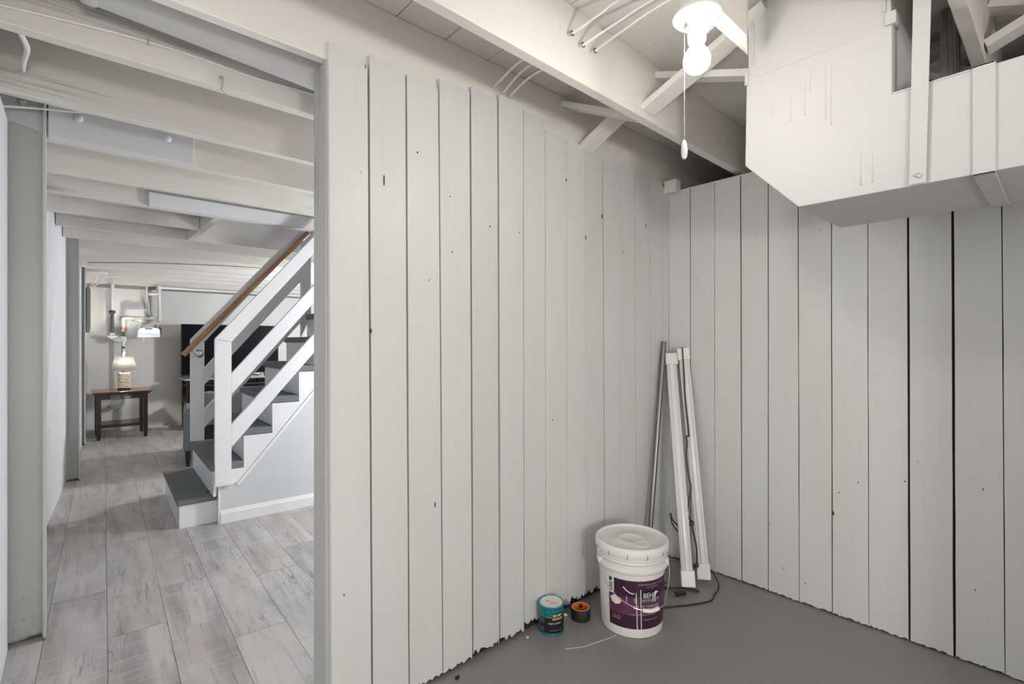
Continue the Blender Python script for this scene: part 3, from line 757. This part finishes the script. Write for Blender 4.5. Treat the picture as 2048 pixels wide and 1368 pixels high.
for xx, mt in ((.735, 'fitting_grey'), (.925, 'copper')):
    MB().lathe([(.022, 1.40), (.027, 1.412), (.027, 1.43), (.022, 1.452)], (xx, 8.45, 0), 14).build('swivel_nut', mt, gm, smooth=True)
MB().tube([(.735, 8.45, 1.45), (.73, 8.46, 1.475), (.69, 8.50, 1.495), (.665, 8.55, 1.51), (.66, YP, 1.548)], .014, 10, 4).build('hose', 'pipe_white', gm, smooth=True)
MB().tube([(.925, 8.45, 1.45), (.94, 8.46, 1.475), (.975, 8.50, 1.485), (.967, 8.55, 1.50), (.967, YP, 1.53)], .014, 10, 4).build('hose', 'pipe_white', gm, smooth=True)
q = MB()
for xx in (.762, .860): q.tube([(xx, 8.45, 1.288), (xx, 8.45, 1.20)], .003, 6)
q.tube([(.762, 8.45, 1.20), (.860, 8.45, 1.20)], .003, 6); q.tube([(.775, 8.45, 1.28), (.81, 8.45, 1.21), (.85, 8.45, 1.275)], .003, 6, 4)
q.build('wire_bracket', 'print_tan', gm)
cd = MB().tube([(.826, 8.60, 2.0), (.829, 8.62, 1.85), (.848, 8.64, 1.72), (.852, 8.64, 1.62), (.875, 8.665, 1.605)], .011, 10, 4).build('conduit_drop', 'pipe_white', smooth=True)
tag(cd, 'thin white conduit dropping down the far wall above the meter', 'conduit')
ep = thing('breaker_box', 'dark grey breaker box on the left wall behind the columns', 'breaker box')
MB().box(.172, .205, 7.98, 8.38, 1.34, 1.90).build('cabinet', 'panel_grey', ep, bevel=.004)
MB().box(.2055, .211, 8.0, 8.36, 1.38, 1.87).build('door', 'panel_grey', ep, bevel=.002)

# ------------------------------------------------------------------ end table and table lamp
tb = thing('end_table', 'dark cherry wood end table with low shelf against the far wall', 'table')
TX0, TX1, TY0, TY1 = .262, .772, 7.915, 8.44
MB().box(.222, .812, 7.875, 8.48, .578, .600).build('tabletop', 'wood_cherry_top', tb, bevel=.006)
MB().box(.240, .794, 7.892, 8.462, .562, .5778).build('top_moulding', 'wood_cherry', tb, bevel=.004)
for xx in (TX0, TX1 - .046):
    for yy in (TY0, TY1 - .046):
        q = MB(); q.prism([(0, 0), (.046, 0), (.046, .046), (0, .046)], lambda p: (xx + p[0], yy + p[1], .10), lambda p: (xx + p[0], yy + p[1], .5618))
        c = Vector((xx + .023, yy + .023, 0))
        q.prism([(-.016, -.016), (.016, -.016), (.016, .016), (-.016, .016)], lambda p: (c.x + p[0], c.y + p[1], 0), lambda p: (c.x + p[0] * 1.43, c.y + p[1] * 1.43, .10))
        q.build('leg', 'wood_cherry', tb)
for yy in (TY0 + .012, TY1 - .034):
    for x0, x1, z0, z1 in ((TX0 + .0465, .40, .505, .5615), (.60, TX1 - .0465, .505, .5615), (.40, .60, .505, .511), (.40, .60, .5325, .5375), (.40, .60, .5585, .5615), (.497, .503, .511, .5585)):
        MB().box(x0, x1, yy, yy + .02, z0, z1).build('apron', 'wood_cherry', tb)
for xx in (TX0 + .012, TX1 - .032):
    MB().box(xx, xx + .02, TY0 + .0465, TY1 - .0465, .535, .5615).build('apron', 'wood_cherry', tb); MB().box(xx, xx + .02, TY0 + .0465, TY1 - .0465, .505, .515).build('apron', 'wood_cherry', tb)
MB().box(TX0 + .01, TX1 - .01, TY0 + .047, TY1 - .047, .172, .190).build('shelf', 'wood_cherry_top', tb, bevel=.002)
MB().box(TX0 + .0465, TX1 - .0465, TY0 + .014, TY0 + .0465, .155, .188).build('stretcher', 'wood_cherry', tb, bevel=.002)

tl = thing('table_lamp', 'lit table lamp with white shade and woven rope body', 'lamp', (.547, 8.18, .600))
MB().box(-.066, .066, -.045, .045, 0, .022).build('foot', 'wood_cherry', tl, bevel=.004)
R2 = random.Random(8)
prof_n = 36
def rope_ring(z, amp):
    pts = []
    ph = R2.random() * 6
    for k in range(prof_n + 1):
        a = 2 * math.pi * k / prof_n
        ca, sa = math.cos(a), math.sin(a)
        ex = .058 * math.copysign(abs(ca) ** .5, ca); ey = .038 * math.copysign(abs(sa) ** .5, sa)
        pts.append((ex, ey, z + amp * math.sin(3 * a + ph)))
    return pts
for i in range(11):
    MB().tube(rope_ring(.034 + i * .0178, .0035), .0088, 8).build('rope_coil', 'rope', tl, smooth=True)
MB().lathe([(.052, .022), (.052, .222), (.02, .228)], (0, 0, 0), 24, 1.0, .64).build('core', 'rope_dark', tl, smooth=True)
MB().tube([(0, 0, .222), (0, 0, .262)], .009, 10).build('neck', 'steel', tl, smooth=True)
MB().lathe([(.03, .236), (.032, .244), (.03, .250)], (0, 0, 0), 16).build('neck', 'steel', tl, smooth=True)
MB().lathe([(.022 * math.sin(math.pi * k / 10) if 0 < k < 10 else 0, .372 - .030 * math.cos(math.pi * k / 10)) for k in range(11)], (0, 0, 0), 16).build('bulb', 'bulb_table', tl, smooth=True)
sh = MB(); n = 40
for r, z in ((.138, .258), (.095, .432)):
    for k in range(n):
        a = 2 * math.pi * k / n; ca, sa = math.cos(a), math.sin(a)
        sh.v.append((r * math.copysign(abs(ca) ** .6, ca), r * .62 * math.copysign(abs(sa) ** .6, sa), z))
sh.f = [(k, (k + 1) % n, n + (k + 1) % n, n + k) for k in range(n)]
sho = sh.build('lamp_shade', 'lamp_shade', tl, smooth=True)
sm_ = sho.modifiers.new('thickness', 'SOLIDIFY'); sm_.thickness = .0015
MB().lathe([(0, .497), (.012, .492), (.0165, .480), (.012, .468), (.005, .462), (.004, .43)][::-1], (0, 0, 0), 16).build('finial', 'porcelain', tl, smooth=True)
MB().tube([(0, 0, .43), (.05, 0, .431), (.09, 0, .431)], .0015, 6).build('harp', 'steel', tl)

# ------------------------------------------------------------------ television corner
tv = thing('television', 'large black flat television on the console behind the stairs', 'television')
MB().box(1.195, 2.49, 8.34, 8.385, .738, 1.475).build('case', 'tv_case', tv, bevel=.004)
MB().box(1.203, 2.482, 8.3385, 8.3398, .752, 1.467).build('screen', 'tv_screen', tv)
for xx in (1.45, 2.20): MB().box(xx, xx + .04, 8.26, 8.46, .712, .7378).build('foot', 'tv_case', tv)
co = thing('tv_console', 'dark cherry console with stone-coloured top under the television', 'cabinet')
MB().box(1.185, 2.75, 8.02, 8.50, .690, .711).build('top', 'stone_top', co, bevel=.006)
for xx in (1.22, 1.72, 2.22, 2.67):
    for yy in (8.05, 8.43): MB().box(xx, xx + .045, yy, yy + .045, 0, .6898).build('post', 'wood_cherry', co)
for zz in (.08, .36, .60): MB().box(1.225, 2.71, 8.06, 8.47, zz, zz + .022).build('shelf', 'wood_cherry_top', co)
MB().box(1.225, 2.71, 8.462, 8.474, .103, .689).build('back_panel', 'wood_cherry', co)
mbx = thing('media_box', 'small grey media box on the console in front of the television', 'media box')
MB().box(1.95, 2.20, 8.08, 8.22, .7115, .765).build('case', 'fitting_grey', mbx, bevel=.004)
MB().box(1.97, 2.18, 8.0785, 8.0798, .725, .75).build('front', 'tv_case', mbx)
cable([(1.90, 8.06, .7150), (1.96, 8.04, .745), (2.06, 8.035, .755), (2.14, 8.04, .735), (2.20, 8.05, .7150)], .004, 'white cable looping over the front of the console')
cable([(.95, 8.62, .012), (1.06, 8.60, .013), (1.15, 8.63, .012), (1.32, 8.60, .013), (1.5, 8.62, .012)], .006, 'white cord lying along the foot of the far wall')

so = thing('sofa', 'grey fabric sofa with black tapered legs behind the stairs', 'sofa', (.832, 5.70, 0), math.radians(-8.5))
MB().box(0.000, 0.153, 0.000, 0.820, .155, .545).build('arm', 'fabric_grey', so, bevel=.03)
MB().box(1.768, 1.918, 0.000, 0.820, .155, .545).build('arm', 'fabric_grey', so, bevel=.03)
MB().box(0.154, 1.767, 0.010, 0.230, .155, .690).build('backrest', 'fabric_grey_shaded', so, bevel=.04)
MB().box(0.154, 1.767, 0.231, 0.810, .155, .30).build('base', 'fabric_grey_shaded', so, bevel=.01)
for xx in (.99, 1.53, 2.07): MB().box(xx - 0.832, xx + .53 - 0.832, 0.240, 0.850, .301, .44).build('seat_cushion', 'fabric_grey', so, bevel=.04)
for xx in (.87, 2.70):
    for yy in (5.74, 6.46):
        MB().lathe([(.013, 0), (.024, .155)], (xx - .832, yy - 5.70, 0), 12).build('leg', 'rubber_black', so, smooth=True)
bl = MB(); nx, ny = 14, 14
for i in range(nx + 1):
    for j in range(ny + 1):
        u = i / nx; v = j / ny * .72
        x = 1.0 + u * .42
        base = (5.700, .40 + v) if v < .295 else ((5.700 + (v - .295), .702) if v < .535 else (5.942, .702 - (v - .535)))
        wv = .008 * math.sin(u * 19 + 2 * math.sin(v * 7)) + .006 * math.sin(v * 23 + u * 9)
        bl.v.append((x - .832 + .01 * math.sin(v * 11), base[0] - 5.70 - (abs(wv) if v < .295 else 0) + (abs(wv) if v >= .535 else 0), base[1] + abs(wv) * (1 if .295 <= v < .535 else .2)))
for i in range(nx):
    for j in range(ny):
        a = i * (ny + 1) + j; bl.f.append((a, a + 1, a + ny + 2, a + ny + 1))
bo = bl.build('blanket', 'fabric_grey', smooth=True); bo.location = (.832, 5.70, 0); bo.rotation_euler = (0, 0, math.radians(-8.5)); tag(bo, 'rumpled grey blanket over the sofa backrest', 'blanket')
md = bo.modifiers.new('thickness', 'SOLIDIFY'); md.thickness = .006; md.offset = 1

# ------------------------------------------------------------------ five gallon bucket
FACE = lambda c: math.atan2(-c[1], -c[0])                 # angle that faces the viewer side of the room
BC = Vector((1.838, 1.275, 0)); FB = FACE(BC)
bk = thing('paint_bucket', 'white five gallon paint bucket with plum label and lid', 'bucket', BC)
RB0, RB1, HB_ = .130, .1405, .372
def rb(z): return RB0 + (RB1 - RB0) * z / .30
prof = [(.118, .0), (.128, .002), (.130, .010), (rb(.10), .10), (rb(.262), .262), (.148, .266), (.151, .272), (.151, .280), (.146, .284), (.1425, .287), (.1425, .302), (.149, .305), (.1515, .310), (.150, .316), (.144, .319), (.1435, .340), (.1435, .347), (0, .347)]
MB().lathe(prof, (0, 0, 0), 64).build('body', 'bucket_white', bk, smooth=True)
lidp = [(.1455, .335), (.154, .335), (.156, .338), (.156, .362), (.1545, .369), (.150, .3725), (.1465, .3725), (.143, .370), (.141, .3655), (.132, .3640), (.128, .3625), (.060, .3625), (.058, .3640), (.050, .3640), (.048, .3625), (0, .3625)]
lid = MB().lathe(lidp, (0, 0, 0), 64).build('lid', 'lid_white', bk, smooth=True)
fc = Vector((math.cos(FB), math.sin(FB), 0)); rtv = Vector((-math.sin(FB), math.cos(FB), 0))
sc_ = rtv * .045 + fc * .062
MB().lathe([(.033, .3625), (.033, .367), (.030, .369), (.026, .369), (.0245, .367), (0, .367)], sc_, 28).build('spout_cap', 'bucket_white', lid, smooth=True)
for k in range(12):
    a = FB + math.radians(-36 + 30 * k)
    d = Vector((math.cos(a), math.sin(a), 0)); tt = Vector((-d.y, d.x, 0))
    MB().obox(d * .1562 + Vector((0, 0, .334)), d * .1562 + Vector((0, 0, .350)), tt * .0014, d * .0009).build('tear_notch', 'cable_dark', lid)
    MB().obox(d * .1545 + tt * .004 + Vector((0, 0, .327)), d * .1545 + tt * .004 + Vector((0, 0, .336)), tt * .0035, d * .0015).build('tear_tab', 'lid_white', lid)
def wrap(cyl_r, u, v, lift): 
    """label coordinates: u metres round to the viewer's right from the facing line, v height"""
    r = cyl_r(v) + lift; a = FB + u / cyl_r(.15)
    return (r * math.cos(a), r * math.sin(a), v)
def patch(parent, name, mat, u0, u1, v0, v1, lift, rf=rb, wave=None, n=28):
    m = MB(); rows = 8
    for j in range(rows + 1):
        for i in range(n + 1):
            u = u0 + (u1 - u0) * i / n; a0 = v0(u) if callable(v0) else v0; a1 = v1(u) if callable(v1) else v1
            m.v.append(wrap(rf, u, a0 + (a1 - a0) * j / rows, lift))
    for j in range(rows):
        for i in range(n):
            a = j * (n + 1) + i; m.f.append((a, a + 1, a + n + 2, a + n + 1))
    return m.build(name, mat, parent, smooth=True)
def words(parent, txt, size, u, v, lift, mat, rf=rb, sx=1.0, center=False, name='lettering', slope=0.0):
    vs, fs = text_mesh(txt, size, sx)
    off = -max(p[0] for p in vs) / 2 if center else 0
    m = MB(); m.v = [wrap(rf, u + off + p[0], v + p[1] + slope * p[0], lift) for p in vs]; m.f = fs
    return m.build(name, mat, parent)
U0, U1 = -.100, .205
lab = patch(bk, 'label', 'label_plum_dark', U0, U1, .040, .240, .0006)
patch(lab, 'label_band', 'label_plum', U0, U1, .096, lambda u: .172 - .055 * max(0, u - .0) ** 1.0 * 1.0 + .01 * math.sin(u * 9), .0009)
patch(lab, 'barcode_panel', 'print_white', U0, U0 + .026, .172, .240, .0011, n=6)
for i in range(6): patch(lab, 'barcode', 'label_black', U0 + .003, U0 + .020, .180 + i * .0065, .1835 + i * .0065, .0014, n=4)
patch(lab, 'picture_patch', 'label_black', U0 + .003, U0 + .016, .222, .238, .0014, n=4)
patch(lab, 'brand_panel', 'label_black', .043, .125, .166, .199, .0012, n=14)
words(lab, 'BEHR', .030, .046, .170, .0017, 'print_white', sx=.86)
patch(lab, 'brand_mark', 'print_white', .100, .119, lambda u: .181 - .004 * math.sin((u - .10) * 330), lambda u: .191 + .003 * math.sin((u - .10) * 300), .0016, n=10)
patch(lab, 'brand_band', 'label_grey', .043, .125, .154, .1655, .0012, n=14)
words(lab, 'ULTRA', .0125, .047, .1555, .0016, 'label_black', sx=1.65)
words(lab, 'INTERIOR EGGSHELL ENAMEL', .0105, .086, .222, .0012, 'print_pink', sx=.86, center=True)
words(lab, 'ULTRA PURE WHITE', .0070, .086, .212, .0012, 'print_pink', sx=.9, center=True)
words(lab, '1050', .0052, .086, .2045, .0012, 'print_pink', center=True)
words(lab, 'SCUFF DEFENSE', .021, .006, .124, .0014, 'print_white', sx=.80)
words(lab, 'STAIN-BLOCKING PAINT', .0115, .000, .109, .0014, 'print_plum', sx=.85)
words(lab, 'DURABLE, WASHABLE & SCUFF RESISTANT', .0066, -.012, .0985, .0014, 'print_pink', sx=1.0)
words(lab, 'LIFETIME GUARANTEE', .0080, .050, .076, .0012, 'print_pink', sx=.9)
for i, s in enumerate(('Scuff resistant finish', 'Great for high traffic', 'areas, walls and trim', 'Low odour')): words(lab, s, .0085, U0 + .014, .132 - i * .0095, .0014, 'print_plum', sx=.75)
for i, (s, m_) in enumerate((('5 GAL / 18.9 L', 'print_pink'), ('INTERIOR', 'print_tan'))): words(lab, s, .0085 + .002 * i, U0 + .016, .082 - i * .011, .0013, m_, sx=.8)
# paint blotch, runs and smears
R3 = random.Random(4)
m = MB(); ctr = (U0 + .036, .150); nn = 26
ring = [(ctr[0] + .026 * math.cos(2 * math.pi * k / nn) * R3.uniform(.75, 1.12), ctr[1] + .019 * math.sin(2 * math.pi * k / nn) * R3.uniform(.72, 1.12)) for k in range(nn)]
m.v = [wrap(rb, ctr[0], ctr[1], .0024)] + [wrap(rb, a, b, .0020) for a, b in ring]; m.f = [(0, 1 + k, 1 + (k + 1) % nn) for k in range(nn)]
m.build('paint_blotch', 'bucket_white', lab)
def run(pts, r): MB().tube([wrap(rb, u, v, .0018) for u, v in spline2(pts)], r, 6).build('paint_run', 'bucket_white', lab, smooth=True)
def spline2(p): 
    q = spline([Vector((a, b, 0)) for a, b in p], 5); return [(x.x, x.y) for x in q]
run([(.018, .193), (.019, .150), (.022, .090), (.0235, .040)], .0021)
run([(.036, .205), (.037, .150), (.039, .090), (.040, .040)], .0020)
run([(.013, .170), (.0145, .150)], .0014)
run([(-.034, .212), (-.020, .199), (-.004, .190), (.010, .188)], .0022)
run([(-.020, .176), (-.0195, .150)], .0013)
run([(.090, .175), (.091, .150)], .0016); run([(.101, .178), (.102, .150)], .0016)
# wire bail and grip
e1 = FB - math.radians(66); e2 = FB + math.radians(84)
pA = Vector((math.cos(e1) * .154, math.sin(e1) * .154, .285)); pB = Vector((math.cos(e2) * .154, math.sin(e2) * .154, .288))
def surf(deg, z, k=.020): a = FB + math.radians(deg); r = .1405 + k; return Vector((math.cos(a) * r, math.sin(a) * r, z))
wire = [pA, surf(-52, .245), surf(-36, .208), surf(-18, .172), surf(0, .150, .022), surf(14, .1375, .024), surf(30, .135, .028), surf(46, .141, .028), surf(52, .146, .026), surf(64, .185), surf(76, .240, .02), pB]
wo = MB().tube(wire, .0017, 8, 5).build('wire_handle', 'steel', bk, smooth=True)
MB().tube([surf(15, .1370, .026), surf(27, .1352, .030), surf(39, .1385, .029)], .0080, 16, 4).build('grip', 'lid_white', wo, smooth=True)
for p, a in ((pA, e1), (pB, e2)):
    d = Vector((math.cos(a), math.sin(a), 0))
    MB().obox(d * .145 + Vector((0, 0, .272)), d * .145 + Vector((0, 0, .300)), Vector((-d.y, d.x, 0)) * .012, d * .010).build('handle_ear', 'bucket_white', bk, bevel=.003)

# ------------------------------------------------------------------ quart can and tape roll
CC = Vector((1.532, 1.466, 0)); FC_ = FACE(CC)
def with_face(fa):
    global FB
    FB = fa
pc = thing('paint_can', 'small teal and black paint can standing by the plank wall', 'can', CC)
RQ = .0525
MB().lathe([(.049, 0), (.0535, .001), (.0535, .004), (RQ, .006), (RQ, .112), (.0545, .114), (.0545, .118), (.052, .120), (.050, .119), (.0485, .1155), (0, .1155)], (0, 0, 0), 48).build('body', 'teal', pc, smooth=True)
MB().lathe([(.0505, .1195), (.0525, .1212), (.0545, .1195), (.0545, .1175), (.0505, .1175)], (0, 0, 0), 48, cap=False).build('rim', 'teal_rim', pc, smooth=True)
cl_ = MB().lathe([(.0478, .1157), (.0478, .1188), (.0455, .1188), (.0445, .1175), (0, .1175)], (0, 0, 0), 40).build('lid', 'can_paper', pc, smooth=True)
with_face(FC_)
fc = Vector((math.cos(FB), math.sin(FB), 0)); rtv = Vector((-math.sin(FB), math.cos(FB), 0))
def blot(c, rx, ry, mat, z, nm):
    m = MB(); k_ = 18
    m.v = [tuple(c + Vector((0, 0, z)))] + [tuple(c + rtv * math.cos(2 * math.pi * k / k_) * rx * R3.uniform(.7, 1.15) + fc * math.sin(2 * math.pi * k / k_) * ry * R3.uniform(.7, 1.15) + Vector((0, 0, z))) for k in range(k_)]
    m.f = [(0, 1 + k, 1 + (k + 1) % k_) for k in range(k_)]
    m.build(nm, mat, cl_)
blot(rtv * .004 + fc * .010, .019, .013, 'paint_yellow', .1181, 'paint_stain')
blot(rtv * -.018 - fc * .006, .006, .006, 'teal_rim', .1181, 'paint_stain')
rq = lambda z: RQ
cl2 = patch(pc, 'label', 'label_black', -.052, .085, .012, .077, .0004, rf=rq)
patch(cl2, 'gold_edge', 'print_gold', -.052, .085, .0765, .0780, .0006, rf=rq)
patch(cl2, 'brand_panel', 'label_black', .004, .052, .076, .095, .0007, rf=rq, n=10)
words(cl2, 'BEHR', .0165, .006, .080, .0011, 'print_white', rf=rq, sx=.82)
patch(cl2, 'brand_mark', 'print_white', .035, .046, lambda u: .084 - .002 * math.sin((u - .035) * 500), lambda u: .090, .0011, rf=rq, n=8)
patch(cl2, 'gold_band', 'print_gold', .004, .052, .067, .076, .0008, rf=rq, n=10)
words(cl2, 'PREMIUM PLUS', .0052, .007, .070, .0012, 'label_black', rf=rq, sx=1.0)
words(cl2, 'PAINT & PRIMER', .0088, -.012, .050, .0008, 'print_white', rf=rq, sx=.85)
patch(cl2, 'fine_rule', 'print_gold', -.008, .052, .0245, .0255, .0007, rf=rq)
for i, s in enumerate(('1 QT', '946 mL')): words(cl2, s, .0070, -.048, .030 - .010 * i, .0008, 'print_white', rf=rq, sx=.85)
for i in range(4): patch(cl2, 'fine_print', 'label_grey', -.048, -.030, .068 - i * .006, .070 - i * .006, .0007, rf=rq, n=4)
for u_, z1, ln in ((-.040, .108, .016), (-.012, .106, .010), (.010, .108, .012), (.028, .109, .010)):
    MB().tube([wrap(rq, u_, z1, .0006), wrap(rq, u_, z1 - ln, .0008)], .0011, 6).build('paint_run', 'teal_rim', pc, smooth=True)

TC = Vector((1.694, 1.442, 0))
tr = thing('tape_roll', 'roll of black tape with orange core between can and bucket', 'tape')
tr.location = TC
MB().lathe([(.0365, 0), (.0425, 0), (.0430, .002), (.0430, .0465), (.0425, .048), (.0380, .048), (.0365, .048)], (0, 0, 0), 48, cap=False).build('tape', 'rubber_black', tr, smooth=True)
core = MB().lathe([(.0345, .0005), (.0364, .0005), (.0364, .0487), (.0345, .0487)], (0, 0, 0), 48, cap=False).build('core', 'orange_core', tr, smooth=True)
MB().lathe([(.0362, .0486), (.0386, .0486), (.0386, .0491), (.0362, .0491)], (0, 0, 0), 48, cap=False).build('core_edge', 'rope', tr, smooth=True)
MB().lathe([(0, .0004), (.0344, .0004)], (0, 0, 0), 40).build('core_floor', 'orange_core', tr)
with_face(FACE(TC) + math.pi)
m = MB(); k_ = 16
def inner(u, v): 
    a = FB - u / .0344; return (.0340 * math.cos(a), .0340 * math.sin(a), v)
m.v = [inner(0, .034)] + [inner(.010 * math.cos(2 * math.pi * k / k_) * (1.15 if k % 4 == 0 else .85), .034 + .009 * math.sin(2 * math.pi * k / k_)) for k in range(k_)]
m.f = [(0, 1 + k, 1 + (k + 1) % k_) for k in range(k_)]
m.build('emblem', 'rubber_black', core)
m = MB()
for i in range(7):
    u = -.012 + i * .004
    m.v += [inner(u - .0013, .0445), inner(u + .0013, .0445), inner(u + .0013, .0468), inner(u - .0013, .0468)]; m.f.append((4 * i, 4 * i + 1, 4 * i + 2, 4 * i + 3))
m.build('emblem_lettering', 'label_black', core)

# ------------------------------------------------------------------ leaning things in the corner
po = MB()
pa, pb = Vector((2.240, 1.462, .0)), Vector((2.475, 1.503, 1.222))
d = (pb - pa).normalized()
po.tube([pa + d * .004, pb], .0135, 18)
pp = po.build('steel_pipe', 'pipe_steel', smooth=True); tag(pp, 'bare steel pipe leaning in the corner behind the bucket', 'pipe')
def shop_light(label, base, top, side, wd):
    t = thing('shop_light', label, 'light fixture', group='shop lights leaning in the corner')
    a, b = Vector(base), Vector(top); d = (b - a).normalized()
    s = Vector(side); s = (s - d * s.dot(d)).normalized(); nrm = d.cross(s).normalized()
    if nrm.dot(Vector((-1, -.6, 0))) < 0: nrm = -nrm
    L = (b - a).length
    q = MB(); prof = [(-wd, -.014), (-wd, .004), (-wd * .72, .010), (-wd * .52, .004), (wd * .52, .004), (wd * .72, .010), (wd, .004), (wd, -.014)]
    q.prism(prof, lambda p: a + d * .03 + s * p[0] + nrm * p[1], lambda p: b - d * .03 + s * p[0] + nrm * p[1])
    q.build('channel', 'white_plastic', t)
    q = MB(); K = 10; pr = [(math.cos(math.pi * k / K) * wd * .46, .0045 + math.sin(math.pi * k / K) * .009) for k in range(K + 1)]
    q.prism(pr, lambda p: a + d * .045 + s * p[0] + nrm * p[1], lambda p: b - d * .045 + s * p[0] + nrm * p[1])
    q.build('diffuser', 'diffuser', t, smooth=True)
    for p0, p1 in ((a, a + d * .075), (b - d * .065, b)):
        MB().obox(p0 + nrm * .0005, p1 + nrm * .0005, s * (wd + .006), nrm * .0175).build('end_cap', 'lid_white', t, bevel=.003)
    return t, a, b, d, s, nrm
sA = shop_light('front shop light of the leaning pair, nearer the bucket', (2.272, 1.248, .019), (2.508, 1.482, 1.155), (.66, -.75, 0), .027)
sB = shop_light('rear shop light of the leaning pair, hung with black cord', (2.408, 1.234, .019), (2.532, 1.420, 1.185), (.45, -.89, 0), .026)
# black cord hanging down the rear light, knotted halfway, with its plug
t, a, b, d, s, nrm = sB
def onB(f, sd, out): return a + (b - a) * f + s * sd + nrm * out
crd = [onB(1.0, -.004, .022), onB(.9, -.006, .020), onB(.78, -.012, .020), onB(.62, -.010, .021), onB(.600, -.012, .022), onB(.598, -.024, .022), onB(.57, -.022, .022), onB(.53, -.032, .022), onB(.49, -.034, .023), onB(.42, -.030, .023), onB(.38, -.024, .024), onB(.33, -.038, .026), onB(.27, -.050, .034), onB(.245, -.040, .05)]
co_ = MB().tube(crd, .0036, 8, 5).build('power_cord', 'cord_black', t, smooth=True)
k0 = onB(.235, -.036, .055)
kp = [k0 + Vector(p) for p in ((0, 0, .010), (.010, -.006, .002), (.004, -.006, -.010), (-.008, 0, -.004), (-.004, .004, .010), (.006, 0, .004), (-.01, .01, -.010), (-.06, .045, -.008), (-.085, .065, .035), (-.085, .065, .05), (-.082, .06, .0), (-.055, .035, -.045), (-.028, .018, -.040), (-.006, .0, -.005), (.006, -.010, -.06), (.016, -.02, -.13), (.012, -.024, -.18))]
MB().tube(kp, .0034, 8, 5).build('power_cord', 'cord_black', t, smooth=True)
pe = kp[-1]
MB().lathe([(.004, .0), (.0055, -.018), (.0105, -.026), (.012, -.040), (.009, -.042)][::-1], pe, 14, 1, .7).build('plug', 'cord_black', t, smooth=True)
for sgn in (-1, 1): MB().obox(pe + Vector((sgn * .004, 0, -.041)), pe + Vector((sgn * .004, 0, -.056)), (.0008, 0, 0), (0, .003, 0)).build('prong', 'steel', t)
# cords on the floor from the front light
t = sA[0]
z0 = .0035
fl = [(2.30, 1.30, .05), (2.36, 1.275, .075), (2.42, 1.24, .070), (2.44, 1.20, .045), (2.40, 1.155, .012), (2.33, 1.140, z0), (2.26, 1.125, z0), (2.20, 1.145, z0), (2.15, 1.17, z0), (2.10, 1.20, z0), (2.03, 1.25, z0), (1.99, 1.33, z0), (2.05, 1.40, z0), (2.15, 1.395, z0), (2.22, 1.345, z0)]
MB().tube(fl, .0033, 8, 6).build('power_cord', 'cord_black', t, smooth=True)
fl = [(2.04, 1.40, z0), (2.13, 1.345, z0), (2.21, 1.315, .008), (2.26, 1.262, .010), (2.285, 1.205, .008), (2.30, 1.215, z0), (2.27, 1.25, .009), (2.22, 1.30, .012), (2.17, 1.36, .010), (2.19, 1.40, z0), (2.26, 1.36, z0)]
MB().tube(fl, .0033, 8, 6).build('power_cord', 'cord_black', t, smooth=True)
MB().obox((2.175, 1.262, .011), (2.225, 1.235, .011), (.004, .007, 0), (0, 0, .0085)).build('plug', 'cord_black', t, bevel=.003)
MB().obox((2.158, 1.271, .010), (2.175, 1.262, .010), (.003, .005, 0), (0, 0, .001)).build('prong', 'steel', t)

# ------------------------------------------------------------------ small things on the floor
so_ = MB().tube([(1.475, 1.336, .0012), (1.53, 1.300, .0012), (1.557, 1.290, .0012), (1.60, 1.280, .0012), (1.629, 1.272, .0012), (1.67, 1.262, .0012), (1.705, 1.258, .0012)], .0011, 5, 5).build('string', 'rope', smooth=True)
tag(so_, 'thin pale string lying on the floor before the bucket', 'string')
R4 = random.Random(9)
def crumb(x, y, r, mat, label, cat, stretch=1.6, rz=.5):
    m = MB(); n_ = 7
    ca, sa = math.cos(rz), math.sin(rz)
    for zf, rf_ in ((0, .8), (.5, 1.0), (.95, .5)):
        for k in range(n_):
            an = 2 * math.pi * k / n_; q1 = math.cos(an) * r * stretch * rf_ * R4.uniform(.75, 1.15); q2 = math.sin(an) * r * rf_ * R4.uniform(.75, 1.15)
            m.v.append((x + q1 * ca - q2 * sa, y + q1 * sa + q2 * ca, zf * r * 1.0))
    for i in range(2):
        for k in range(n_): m.f.append((i * n_ + k, i * n_ + (k + 1) % n_, (i + 1) * n_ + (k + 1) % n_, (i + 1) * n_ + k))
    m.f.append(tuple(2 * n_ + k for k in range(n_)))
    o = m.build('paint_flake' if mat == 'print_white' else 'debris_crumb', mat); tag(o, label, cat); return o
crumb(1.055, 1.480, .008, 'rubber_black', 'black crumb of debris on the floor near the plank wall', 'debris')
crumb(1.655, 1.500, .009, 'print_white', 'white paint flake on the floor beside the tape roll', 'debris', 1.4, 2.4)
crumb(1.415, 1.490, .006, 'print_white', 'white paint flake on the floor left of the can', 'debris', 1.3, 1.0)
